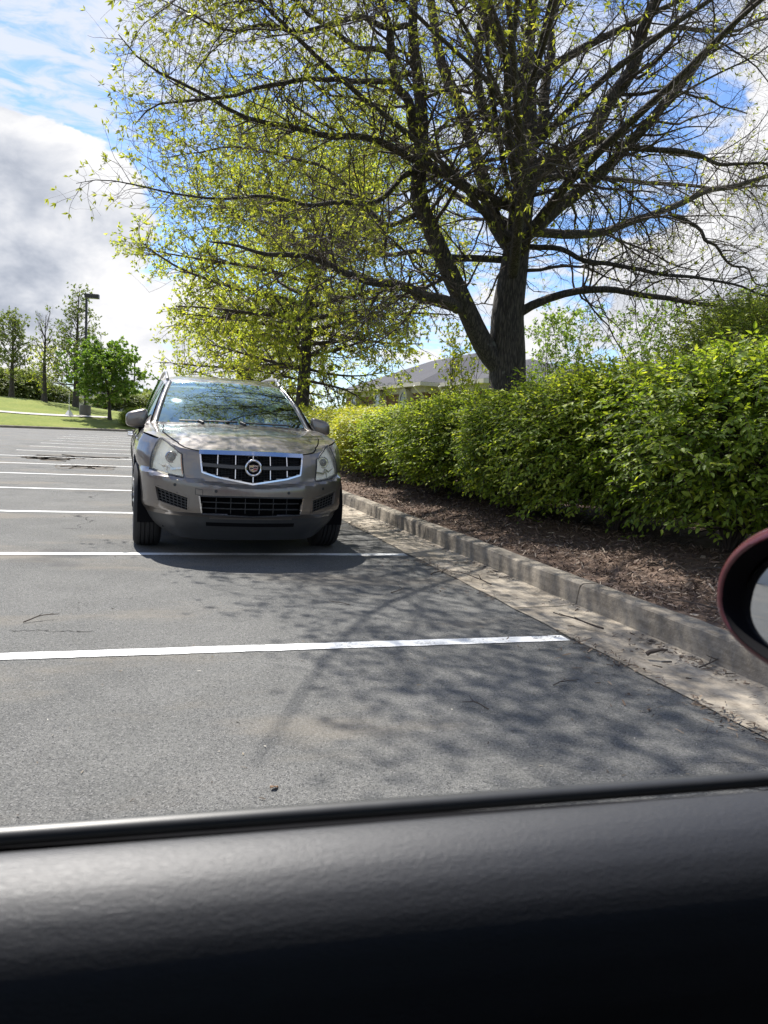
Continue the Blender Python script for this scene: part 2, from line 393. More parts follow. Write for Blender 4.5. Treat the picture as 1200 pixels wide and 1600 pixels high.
# planting bed behind the kerb
def bed_z(x, y):
    t = x-3.08
    return 0.150 + 0.035*math.sin(x*5.1+y*1.7)*min(1, t*2)*0.5 + 0.10*min(1, max(0, t/1.2)) - 0.015*math.cos(y*3.3+x)
bx = [3.075, 3.12, 3.2, 3.3, 3.45, 3.6, 3.8, 4.0, 4.3, 4.7, 5.2, 6.0, 7.0]
by = np.concatenate([np.arange(-10, 2, 1.0), np.arange(2, 14, 0.2), np.arange(14, 57.5, 1.0)])
sheet('planting_bed', [[(x, y, bed_z(x, y) if x > 3.1 else 0.145) for x in bx] for y in by], MT['mulch'])
sheet('lawn', [[(x, y, 0.235 + (0.55 if False else 0.0) + min(1.2, (x-7)*0.05)) for x in (6.98, 10, 16, 30, 60, 120)] for y in range(-30, 140, 5)], MT['lawn'])
# lawn rising beyond the far kerb
def lawn_h(x, d):
    rise = 0.14 + 0.0*d + 1.05*(1-math.exp(-d/9.0)) + 1.0*math.exp(-((d-24)/12.0)**2)*(1/(1+math.exp((x+4.5)/2.2)))
    return rise + 0.04*math.sin(x*0.7+d*0.4)
fkx = np.array([p[0] for p in far_kerb]); fky = np.array([p[1] for p in far_kerb])
lx = np.concatenate([np.arange(-60, -16, 4.0), np.arange(-16, 8, 0.7), np.arange(8, 70, 6.0)])
def fy(x): return float(np.interp(x, fkx, fky)) if x < 2.93 else 57.0
ds = [0.0, 0.3, 1, 2, 3, 4.5, 6, 8, 10, 12, 14, 17, 20, 23, 26, 30, 35, 40, 50, 70, 120]
sheet('lawn', [[(x, fy(x)+0.17+d, lawn_h(x, d) if d > 0 else 0.14) for x in lx] for d in ds], MT['lawn'])
xs = np.concatenate([np.arange(-58, -14, 2.0), np.arange(-14, 2.9, 0.5)])
prof = [(0, 0.0), (0.02, 0.13), (0.05, 0.15), (0.17, 0.152), (0.17, 0.1)]
tag(MB().grid([[(x, fy(x)+o_, z_) for o_, z_ in prof] for x in xs]).build('far_kerb', MT['kerb']), None, None, None, 'structure')
sheet('path', [[(x, fy(x)+d+0.17, lawn_h(x, d)+0.045) for x in lx if x < -1.5] for d in (6.9, 7.5, 8.2)], MT['path'])

# ------------------------------------------------------------------ trees and shrubs
def unit(a): return a/np.maximum(np.linalg.norm(a, axis=-1, keepdims=True), 1e-9)
def interp_poly(pts, t):
    """pts (B,N,3), t (B,) in 0..1 -> points and tangents"""
    B, N, _ = pts.shape; f = np.clip(t, 0, 0.9999)*(N-1); i = f.astype(int); u = (f-i)[:, None]
    a = pts[np.arange(B), i]; b = pts[np.arange(B), i+1]
    return a*(1-u)+b*u, unit(b-a)
def tubes(pts, rad, n):
    """many tapered tubes at once: pts (B,N,3), rad (B,N) -> verts, quads"""
    B, N, _ = pts.shape
    tan = np.empty_like(pts); tan[:, 1:-1] = pts[:, 2:]-pts[:, :-2]; tan[:, 0] = pts[:, 1]-pts[:, 0]; tan[:, -1] = pts[:, -1]-pts[:, -2]
    tan = unit(tan)
    ref = np.where(np.abs(tan[:, :1, 2:3]) > 0.9, np.array([1.0, 0, 0]), np.array([0, 0, 1.0]))
    ref = np.broadcast_to(ref, tan.shape)
    a = unit(ref - tan*np.sum(ref*tan, -1, keepdims=True)); b = np.cross(tan, a)
    th = np.arange(n)*2*math.pi/n
    V = pts[:, :, None, :] + rad[:, :, None, None]*(a[:, :, None, :]*np.cos(th)[None, None, :, None] + b[:, :, None, :]*np.sin(th)[None, None, :, None])
    base = (np.arange(B)*N*n)[:, None, None] + (np.arange(N-1)*n)[None, :, None]
    k = np.arange(n)[None, None, :]; k2 = (k+1) % n
    Q = np.stack([base+k, base+k2, base+n+k2, base+n+k], -1).reshape(-1, 4)
    return V.reshape(-1, 3), Q
def spawn(rng, pts, rad, count, tr, length, ang, N, wig, grav, rr, flat=0.0, rmin=0.002, lpow=0.6, lim=None):
    """children for every parent branch"""
    B = len(pts)
    cnt = np.maximum(0, np.round(count*rng.uniform(0.75, 1.25, B))).astype(int) if np.isscalar(count) else np.asarray(count)
    idx = np.repeat(np.arange(B), cnt); n = len(idx)
    t = rng.uniform(tr[0], tr[1], n)
    p, T = interp_poly(pts[idx], t)
    rnd = rng.normal(0, 1, (n, 3)); rnd[:, 2] *= (1-flat)
    perp = unit(rnd - T*np.sum(rnd*T, -1, keepdims=True))
    a = rng.uniform(ang[0], ang[1], n)[:, None]
    d = unit(T*np.cos(a)+perp*np.sin(a))
    L = (rng.uniform(length[0], length[1], n)*(1-lpow*t))
    pr = rad[idx, np.clip((t*(rad.shape[1]-1)).astype(int), 0, rad.shape[1]-1)]
    r0_ = np.maximum(rmin, np.minimum(pr*rr, L*0.0135+rmin))
    P = np.empty((n, N, 3)); P[:, 0] = p; q = p.copy()
    for i in range(1, N):
        d = unit(d + rng.normal(0, wig, (n, 3)) + np.array([0, 0, grav]))
        q = q + d*(L/(N-1))[:, None]; P[:, i] = q
    s = np.linspace(0, 1, N)[None, :]
    Rd = r0_[:, None]*(1-s*0.75)
    Rd = np.maximum(Rd, rmin*0.6)
    if lim is not None:
        keep = lim(P[:, -1]); P = P[keep]; Rd = Rd[keep]
    return P, Rd
def leaf_quads(rng, pos, dirs, size, k, spread=0.9, droop=0.0, wid=0.26, flatness=0.0):
    """k pointed leaves at each position: kite-shaped quads"""
    n = len(pos); P = np.repeat(pos, k, 0); D = np.repeat(dirs, k, 0)
    m = n*k
    d = unit(D + rng.normal(0, spread, (m, 3)) - np.array([0, 0, droop]))
    r = rng.normal(0, 1, (m, 3)); r[:, 2] += flatness*3
    w = unit(np.cross(d, r)); L = rng.uniform(0.6, 1.25, (m, 1))*size
    nrm = np.cross(w, d)
    b = P; tip = P + d*L + nrm*L*rng.uniform(-.12, .12, (m, 1)); mid = P + d*L*0.48
    V = np.stack([b, mid+w*L*wid, tip, mid-w*L*wid], 1).reshape(-1, 3)
    Q = np.arange(m*4).reshape(-1, 4)
    tint = np.repeat(np.clip(np.repeat(rng.uniform(0.15, 0.8, n), k) + rng.normal(0, 0.14, m), 0, 1), 4)
    return V, Q, tint
def leaf_full(rng, pos, d, nrm, L, wid=0.24):
    """broad leaves folded along the midrib: six vertices, two quads"""
    m = len(pos); L = L[:, None]; w = unit(np.cross(d, nrm)); n = unit(np.cross(w, d))
    fold = n*L*0.07; curl = -n*L*rng.uniform(0.02, 0.22, (m, 1))
    b = pos; tip = pos + d*L + curl
    l1 = pos+d*L*0.33+w*L*wid+fold; l2 = pos+d*L*0.70+w*L*wid*0.78+fold+curl*0.5
    r1 = pos+d*L*0.33-w*L*wid+fold; r2 = pos+d*L*0.70-w*L*wid*0.78+fold+curl*0.5
    V = np.stack([b, l1, l2, tip, r2, r1], 1).reshape(-1, 3)
    i = np.arange(m)[:, None]*6
    Q = np.concatenate([i+np.array([[0, 3, 2, 1]]), i+np.array([[0, 5, 4, 3]])])
    return V, Q
def merge(parts):
    V = []; Q = []; T = []; n = 0
    for p in parts:
        V.append(p[0]); Q.append(p[1]+n); n += len(p[0])
        if len(p) > 2: T.append(p[2])
    return np.concatenate(V), np.concatenate(Q), (np.concatenate(T) if T else None)
def resample(poly, N, smooth=True):
    poly = np.asarray(poly, float); s = np.concatenate([[0], np.cumsum(np.linalg.norm(np.diff(poly[:, :3], axis=0), axis=1))])
    u = np.linspace(0, s[-1], N); out = np.stack([np.interp(u, s, poly[:, i]) for i in range(poly.shape[1])], 1)
    if smooth:
        for _ in range(2): out[1:-1] = out[1:-1]*0.5 + (out[:-2]+out[2:])*0.25
    return out

# ---- cracks and old patches in the lot
def lot_strip(name, pts, w, seed, mat):
    r_ = np.random.default_rng(seed); P = resample(pts, 60, False); n_ = r_.normal(0, 1, (60, 2)); n_[1:-1] = n_[1:-1]*.5+(n_[:-2]+n_[2:])*.25
    P = P + n_*w*1.6; ww = w*r_.uniform(.25, 1.0, 60); ww[0] = ww[-1] = w*.1
    sheet(name, [[(p[0], p[1]-b/2, .003) for p, b in zip(P, ww)], [(p[0], p[1]+b/2, .003) for p, b in zip(P, ww)]], mat)
MT['crack'] = plain('crack_fill', (.040, .039, .037), .8, var=.3); MT['patch'] = plain('old_patch', (.085, .070, .052), .9, var=.35, scale=9)
for k, (pts, w) in enumerate([([(-.62, 4.46), (-.45, 4.44), (-.23, 4.40)], .012), ([(-3.4, 14.2), (-2.0, 14.3), (-1.2, 13.9), (-.3, 13.9)], .03), ([(-6, 19.0), (-3, 18.6), (-1.5, 18.9)], .03),
                              ([(-4.6, 25), (-3.2, 28.5), (-2.4, 31)], .04), ([(-7, 33), (-4.5, 34), (-1.8, 33.2)], .05), ([(-1.6, 40), (.2, 39.2), (1.6, 39.8)], .07)]):
    lot_strip('asphalt_crack', pts, w, k, MT['crack'])
lot_strip('asphalt_patch', [(-2.05, 20.6), (-1.8, 21.2), (-1.5, 22.3)], .5, 20, MT['patch']); lot_strip('asphalt_patch', [(-1.2, 17.4), (-.9, 18.1), (-.75, 18.6)], .35, 21, MT['patch'])
# ---- the big oak: its limbs follow the real tree, (photo x, photo y, world Y, thickness in cm)
OY = 12.0
LIMBS = [
 # trunk and leader
 [(785, 640, 12, 66), (786, 600, 12, 60), (791, 545, 12, 60), (797, 490, 12, 53), (803, 430, 12, 46), (812, 370, 12, 40), (816, 300, 12, 37), (820, 225, 12, 32), (822, 150, 12, 25), (827, 70, 12, 20), (835, -40, 12, 15), (842, -180, 12, 9)],
 [(784, 600, 12, 40), (764, 548, 12, 38), (734, 484, 11.9, 32), (693, 412, 11.7, 29), (668, 342, 11.6, 26), (660, 275, 11.5, 24), (655, 200, 11.4, 21), (648, 125, 11.3, 17), (643, 50, 11.2, 15), (640, -20, 11.1, 12), (632, -140, 11, 7)],
 [(658, 215, 11.45, 17), (631, 165, 11.2, 13), (615, 115, 11, 12), (605, 50, 10.8, 10), (600, -10, 10.7, 9), (585, -110, 10.5, 5)],
 [(795, 425, 12, 30), (766, 342, 12.3, 27), (750, 260, 12.5, 22), (730, 198, 12.6, 20), (702, 135, 12.8, 18), (683, 60, 12.9, 16), (674, -10, 13, 13), (660, -140, 13.2, 7)],
 [(806, 265, 12, 22), (785, 215, 11.7, 18), (760, 185, 11.4, 16), (750, 125, 11.2, 14), (745, 60, 11, 13), (748, -10, 10.9, 11), (752, -130, 10.7, 6)],
 [(838, 245, 12, 22), (850, 190, 12.3, 19), (851, 125, 12.5, 17), (865, 50, 12.7, 14), (880, -10, 12.9, 12), (900, -120, 13.1, 6)],
 [(846, 310, 12, 27), (860, 265, 11.9, 26), (900, 235, 11.8, 26), (940, 170, 11.6, 24), (980, 110, 11.4, 21), (1015, 40, 11.2, 18), (1038, -20, 11, 15), (1080, -140, 10.7, 8)],
 [(835, 385, 12, 24), (885, 320, 11.8, 22), (930, 265, 11.5, 19), (980, 225, 11.2, 17), (1030, 180, 11, 15), (1080, 115, 10.7, 13), (1130, 55, 10.5, 11), (1175, 0, 10.3, 9), (1240, -70, 10, 5)],
 [(838, 378, 12, 17), (870, 372, 12.2, 15), (920, 370, 12.4, 15), (980, 350, 12.7, 13), (1040, 330, 12.9, 12), (1100, 305, 13.1, 11), (1200, 275, 13.4, 8), (1320, 250, 13.7, 4)],
 [(820, 490, 12, 19), (836, 470, 11.8, 16), (860, 458, 11.6, 13), (910, 452, 11.3, 11), (970, 450, 11, 10), (1040, 465, 10.7, 8), (1130, 480, 10.4, 6.5), (1200, 492, 10.2, 5), (1290, 500, 10, 3)],
 [(742, 482, 11.9, 17), (700, 472, 11.5, 16), (660, 465, 11.2, 15), (600, 450, 10.9, 13), (545, 430, 10.6, 10), (500, 408, 10.4, 8), (440, 395, 10.2, 6), (380, 385, 10, 4), (333, 382, 9.9, 2)],
 [(790, 322, 12, 18), (735, 300, 11.6, 15), (675, 270, 11.2, 13), (620, 235, 10.8, 11), (575, 212, 10.5, 9), (516, 208, 10.2, 8), (450, 200, 9.9, 6.5), (391, 190, 9.7, 5), (265, 118, 9.4, 3.2), (207, 80, 9.3, 2), (163, 58, 9.2, 1)],
 [(785, 405, 12, 13), (725, 412, 12.4, 11), (665, 392, 12.8, 10), (600, 400, 13.2, 8), (540, 380, 13.5, 6), (470, 370, 13.8, 4), (400, 350, 14, 2)],
 [(850, 300, 12, 14), (880, 285, 12.4, 12), (920, 275, 12.8, 11), (980, 283, 13.2, 9), (1060, 290, 13.6, 7), (1140, 300, 14, 5), (1230, 290, 14.4, 3)],
 [(662, 283, 11.5, 9), (600, 310, 11.1, 8), (545, 318, 10.8, 7), (487, 322, 10.5, 5.5), (420, 312, 10.2, 4.5), (347, 303, 10, 3.2), (280, 293, 9.8, 2.4), (217, 285, 9.7, 1.7), (168, 282, 9.6, 1.2), (122, 276, 9.5, .6)],
 [(648, 115, 11.3, 9), (600, 128, 10.9, 8), (555, 118, 10.6, 7), (480, 132, 10.2, 6), (410, 142, 10, 5), (328, 157, 9.7, 3.5), (265, 163, 9.5, 2.4), (200, 160, 9.3, 1.2)],
 [(642, 28, 11.2, 9), (594, 32, 10.9, 8), (520, 36, 10.5, 7), (458, 36, 10.2, 5.5), (400, 40, 10, 4.5), (352, 36, 9.8, 3.2), (294, 20, 9.6, 2), (240, -10, 9.4, 1)],
 [(612, 105, 11, 8), (560, 75, 10.8, 7), (500, 30, 10.5, 6), (430, -20, 10.2, 4.5), (340, -70, 10, 3), (260, -110, 9.8, 1.5)],
 [(665, 330, 11.6, 9), (630, 350, 11.9, 8), (585, 335, 12.2, 7), (520, 270, 12.5, 6), (440, 240, 12.8, 4.5), (360, 235, 13, 3), (260, 250, 13.2, 1.5)],
 [(836, 400, 12, 10), (880, 395, 11.4, 8), (930, 410, 10.8, 7), (990, 425, 10.3, 6), (1060, 430, 9.9, 5), (1130, 440, 9.5, 3.5), (1220, 470, 9.2, 2)],
 [(1040, 330, 12.9, 8), (1080, 350, 12.7, 7), (1100, 380, 12.5, 6), (1150, 420, 12.3, 4), (1210, 450, 12.1, 2)],
 [(1000, 70, 11.3, 9), (1060, 45, 11.6, 8), (1120, 50, 11.9, 6), (1200, 30, 12.2, 4), (1280, 10, 12.5, 2)],
 [(985, 222, 11.2, 9), (1040, 235, 10.9, 8), (1110, 250, 10.6, 6), (1200, 260, 10.3, 4), (1290, 280, 10, 2)],
]
def limb_points(L, N=26):
    rows_ = []
    for (x, y, Y, w) in L:
        p = at(x, y, Y); rows_.append((*p, w/200.0))
    P = resample(rows_, N); r_ = np.random.default_rng(int(L[0][0]*7+L[-1][0]))
    w_ = r_.normal(0, 1, (N, 3))
    for _ in range(3): w_[1:-1] = w_[1:-1]*.5+(w_[:-2]+w_[2:])*.25
    w_[0] = 0; P[:, :3] += w_*0.085
    return P
def build_oak():
    rng = np.random.default_rng(11)
    lim = [limb_points(L) for L in LIMBS]
    base = lim[0][0, :3].copy()
    gz = 0.28; base[2] = gz
    # carry the trunk to the ground with a root flare
    t0 = lim[0]
    foot = np.array([[t0[0, 0]-0.02, t0[0, 1], gz-0.1, 0.46], [t0[0, 0]-0.02, t0[0, 1], gz+0.12, 0.40], [t0[0, 0]-0.01, t0[0, 1], gz+0.4, 0.345]])
    lim[0] = resample(np.concatenate([foot, t0]), 34, False)
    for i in range(1, len(lim)):
        prev = np.concatenate([l[:, :3] for l in lim[:i]]); p = lim[i][0, :3]
        q = prev[np.argmin(np.linalg.norm(prev-p, axis=1))]
        wgt = np.array([1, .8, .6, .4, .2])[:, None]
        lim[i][:5, :3] += (q-p)*wgt
    # limbs leaning towards and away from the viewer, which the flat view hides
    extra = []
    for az, z0, L, el, w in [(200, 3.6, 6.2, 18, .10), (165, 4.3, 6.2, 25, .09), (225, 4.8, 6.4, 24, .07), (150, 5.6, 5.6, 30, .065), (190, 6.4, 5.6, 34, .06),
                              (20, 3.8, 5.0, 15, .10), (-30, 4.5, 5.0, 25, .07), (60, 5.2, 4.8, 30, .065), (-10, 5.9, 4.6, 38, .06),
                              (250, 6.6, 4.4, 35, .08), (120, 6.9, 4.2, 38, .08), (215, 7.5, 3.6, 45, .07), (170, 8.0, 3.2, 50, .06), (80, 8.1, 3.4, 48, .06), (300, 8.2, 3.4, 46, .06)]:
        i = np.argmin(np.abs(lim[0][:, 2]-z0)); p = lim[0][i, :3]
        d = np.array([math.sin(R(az))*math.cos(R(el)), math.cos(R(az))*math.cos(R(el)), math.sin(R(el))])
        q = p.copy(); ps = [(*q, w)]
        for k in range(1, 9):
            d = unit(d + rng.normal(0, .10, 3) + np.array([0, 0, 0.01])); q = q + d*L/8; ps.append((*q, w*(1-k/9.0)))
        extra.append(resample(ps, 26))
    reach = []  # limbs added to shade the near asphalt, their leafy ends out of view
    for az, z0, L, el, w in [(217, 4.2, 8.8, 15, .085), (206, 4.7, 8.6, 17, .08), (221, 4.4, 8.0, 15, .08), (196, 4.9, 8.0, 18, .075), (212, 5.2, 9.0, 16, .075), (187, 4.6, 7.6, 17, .07)]:
        i = np.argmin(np.abs(lim[0][:, 2]-z0)); p = lim[0][i, :3]
        d = np.array([math.sin(R(az))*math.cos(R(el)), math.cos(R(az))*math.cos(R(el)), math.sin(R(el))])
        q = p.copy(); ps = [(*q, w)]
        for k in range(1, 9):
            d = unit(d + rng.normal(0, .17, 3)*np.array([1, 1, .5])); q = q + d*L/8; ps.append((*q, w*.6*(1-k/9.0)))
        reach.append(resample(ps, 26))
    wood = [tubes(l[None, :, :3], l[None, :, 3], 14 if i == 0 else 10) for i, l in enumerate(lim+extra+reach)]
    E1 = np.stack([l[:26] if len(l) > 26 else l for l in lim[1:]+extra]); P0, R0 = E1[:, :, :3], E1[:, :, 3]
    lead = lim[0][8:34]; P0 = np.concatenate([P0, lead[None, :, :3]]); R0 = np.concatenate([R0, lead[None, :, 3]])
    c = np.array([base[0], base[1], 5.6])
    def inside(e): 
        q = (e-c)/np.where(e[:, 1:2] < c[1], np.array([[8.0, 9.2, 6.2]]), np.array([[8.0, 7.0, 6.2]])); return (np.sum(q*q, 1) < 1.0) & (e[:, 2] > 1.9) & (e[:, 0] > -0.30-0.012*e[:, 1])
    lens = np.linalg.norm(np.diff(P0, axis=1), axis=2).sum(1)
    P1, R1 = spawn(rng, P0, R0, np.round(lens*np.where(np.arange(len(lens)) < len(lim)-1, 5.2, np.where(np.arange(len(lens)) < len(lens)-1, 2.4, 5))).astype(int), (0.14, 1), (1.1, 3.0), (R(40), R(80)), 11, 0.19, 0.012, 0.30, 0.25, 0.005, 0.55, inside)
    RE = np.stack(reach)
    Pa, Ra = spawn(rng, RE[:, :, :3], RE[:, :, 3], 50, (0.60, 1), (1.6, 3.8), (R(40), R(85)), 11, 0.13, 0.01, 0.5, 0.45, 0.005, 0.55, inside)
    P1 = np.concatenate([P1, Pa]); R1 = np.concatenate([R1, Ra])
    Pd, Rd = spawn(rng, P0[:len(lim)-1], R0[:len(lim)-1], 22, (0.5, 1), (0.35, 1.0), (R(35), R(75)), 7, 0.2, 0.0, 0.5, 0.1, 0.0028, 0.4)
    l1 = np.linalg.norm(np.diff(P1, axis=1), axis=2).sum(1)
    P2, R2 = spawn(rng, P1, R1, np.round(l1*5.4).astype(int), (0.12, 1), (0.5, 1.3), (R(35), R(75)), 7, 0.22, 0.0, 0.45, 0.3, 0.0026, 0.5, inside)
    P2 = np.concatenate([P2, Pd]); R2 = np.concatenate([R2, Rd])
    l2 = np.linalg.norm(np.diff(P2, axis=1), axis=2).sum(1)
    P3, R3 = spawn(rng, P2, R2, np.round(l2*5.6).astype(int), (0.15, 1), (0.14, 0.45), (R(30), R(80)), 4, 0.2, 0.0, 0.6, 0.1, 0.0017, 0.3)
    root = empty('oak_tree', tuple(base))
    tag(root, 'largest and nearest oak, thick dark trunk splitting into many limbs above the hedge', 'tree', 'oaks along the kerb')
    def loc(V): return V-base
    V, Q, _ = merge(wood)
    link('trunk', np_mesh('oak_trunk', loc(V), Q, smooth=True), MT['bark'], root)
    V, Q, _ = merge([tubes(P1, R1, 5), tubes(P2, R2, 4), tubes(P3, R3, 3)])
    link('branches', np_mesh('oak_branches', loc(V), Q, smooth=True), MT['twig'], root)
    # leaf tufts: mostly at the twig ends; the side towards the second oak and the tips are leafier
    def thin(pos, dr, f):
        west = 1/(1+np.exp((pos[:, 0]-(base[0]-1.2))/0.8)); k = rng.random(len(pos)) < f*(0.15+0.52*west)
        return pos[k], dr[k]
    ends3 = P3[:, -1]; d3 = unit(P3[:, -1]-P3[:, -2])
    a1, b1 = thin(ends3, d3, 0.9); a2, b2 = thin(P2[:, -1], unit(P2[:, -1]-P2[:, -2]), 1.0)
    V, Q, T = merge([leaf_quads(rng, a1, b1, 0.062, 5, 0.7, 0.25, 0.135), leaf_quads(rng, a2, b2, 0.074, 7, 0.7, 0.25, 0.14)])
    link('foliage', np_mesh('oak_foliage', loc(V), Q, tint=T), MT['oak_leaf'], root)
    print('oak', len(P1), len(P2), len(P3), len(Q))
    return root
build_oak()

def auto_tree(seed, H, crown_r, crown_z, trunk_r, nl, style='round', d1=4.0, d2=4.5, leaf=0.08, lk=4, ldens=1.0, grav=0.02, el=(15, 40), stems=1, twig=True, third=True, wid=0.2, leafspread=0.9):
    """returns local arrays: trunk, branches, foliage. Round crown: centre height crown_z, half height H-crown_z."""
    rng = np.random.default_rng(seed); P0 = []; R0 = []
    wood = []
    for s in range(stems):
        a = 2*math.pi*s/max(1, stems)+rng.uniform(0, .6); sp = 0.0 if stems == 1 else rng.uniform(.10, .24)
        d = unit(np.array([math.cos(a)*sp, math.sin(a)*sp, 1.0])); q = np.array([math.cos(a)*0.06*(stems > 1), math.sin(a)*0.06*(stems > 1), -0.1]); ps = [(*q, trunk_r*1.25)]
        hh = H*rng.uniform(.85, 1.0) if stems > 1 else H
        for k in range(1, 13):
            d = unit(d + rng.normal(0, .035, 3) + np.array([0, 0, .05])); q = q+d*(hh+.1)/12; ps.append((*q, max(trunk_r*(1-k/12.6), 0.008)))
        l = resample(ps, 26); wood.append(tubes(l[None, :, :3], l[None, :, 3], 10))
        zlow = crown_z-(H-crown_z)*1.0
        for i in range(nl):
            f = (i+rng.uniform(0, 1))/nl; z = max(zlow*0.92, 0.1*H) + f*(H*0.95-max(zlow*0.92, 0.1*H)); j = np.argmin(np.abs(l[:, 2]-z)); p = l[j, :3]
            hh_ = (z-crown_z)/(H-crown_z); prof_ = math.sqrt(max(0.06, 1-hh_*hh_)) if style == 'round' else (max(0.08, 1.05-0.95*f) if style == 'cone' else 0.9*(0.5+0.5*f))
            L = crown_r*prof_*rng.uniform(.8, 1.1)/ (1 if stems == 1 else 1.0)
            az = i*2.399+rng.uniform(-.4, .4); e = R(el[0]+(el[1]-el[0])*f)+rng.normal(0, .1)
            dd = np.array([math.cos(az)*math.cos(e), math.sin(az)*math.cos(e), math.sin(e)]); pts = [p]; q = p.copy()
            for k in range(9):
                dd = unit(dd + rng.normal(0, .10, 3) + np.array([0, 0, grav])); q = q+dd*L/9; pts.append(q.copy())
            P0.append(resample(pts, 10)); r_ = min(l[j, 3]*0.62, 0.012+L*0.014); R0.append(r_*(1-np.linspace(0, .8, 10)))
    P0 = np.array(P0); R0 = np.array(R0)
    parts = [tubes(P0, R0, 6)]
    L0 = np.linalg.norm(np.diff(P0, axis=1), axis=2).sum(1)
    P1, R1 = spawn(rng, P0, R0, np.round(L0*d1).astype(int), (0.15, 1), (crown_r*.16, crown_r*.42), (R(30), R(70)), 6, 0.15, grav, 0.55, 0.2, 0.005, 0.4)
    parts.append(tubes(P1, R1, 4))
    L1 = np.linalg.norm(np.diff(P1, axis=1), axis=2).sum(1)
    P2, R2 = spawn(rng, P1, R1, np.round(L1*d2).astype(int), (0.15, 1), (0.18, 0.6), (R(30), R(75)), 4, 0.2, grav, 0.6, 0.1, 0.003, 0.3)
    if twig: parts.append(tubes(P2, R2, 3))
    pos = np.concatenate([P2[:, -1], P2[:, 2], P1[:, -1]]); dr = np.concatenate([unit(P2[:, -1]-P2[:, -2]), unit(P2[:, 2]-P2[:, 1]), unit(P1[:, -1]-P1[:, -2])])
    k = rng.random(len(pos)) < ldens; pos, dr = pos[k], dr[k]
    F = leaf_quads(rng, pos, dr, leaf, lk, leafspread, 0.1, wid) if len(pos) else None
    return merge(wood), merge(parts), F
def tree_obj(name, loc, data, mats, label, cat='tree', group=None, rz=0.0, scale=1.0, fname='foliage'):
    root = empty(name, tuple(loc), rz); root.scale = (scale,)*3
    tag(root, label, cat, group)
    link('trunk', np_mesh(name+'_trunk', data[0][0], data[0][1], smooth=True), mats[0], root)
    link('branches', np_mesh(name+'_branches', data[1][0], data[1][1], smooth=True), mats[1], root)
    if data[2] is not None: link(fname, np_mesh(name+'_'+fname, data[2][0], data[2][1], tint=data[2][2]), mats[2], root)
    return root
oakd = auto_tree(21, 9.8, 5.4, 5.8, 0.27, 64, 'round', 5.2, 5.6, 0.11, 5, 1.0, -0.005, (-3, 42), wid=0.22)
tree_obj('oak_tree', (5.1, 26, 0.3), oakd, (MT['bark'], MT['twig'], MT['oak_leaf2']), 'leafy yellow green oak behind the parked car, second in the row from the right', 'tree', 'oaks along the kerb')
oakd = auto_tree(22, 9.0, 5.4, 4.8, 0.25, 46, 'round', 4.2, 4.6, 0.14, 5, 0.8, -0.01, (-8, 42), twig=False, wid=0.2)
tree_obj('oak_tree', (4.9, 38.5, 0.3), oakd, (MT['bark'], MT['twig'], MT['oak_leaf2']), 'farthest oak of the row, its low crown just above the car roof', 'tree', 'oaks along the kerb', 1.0)

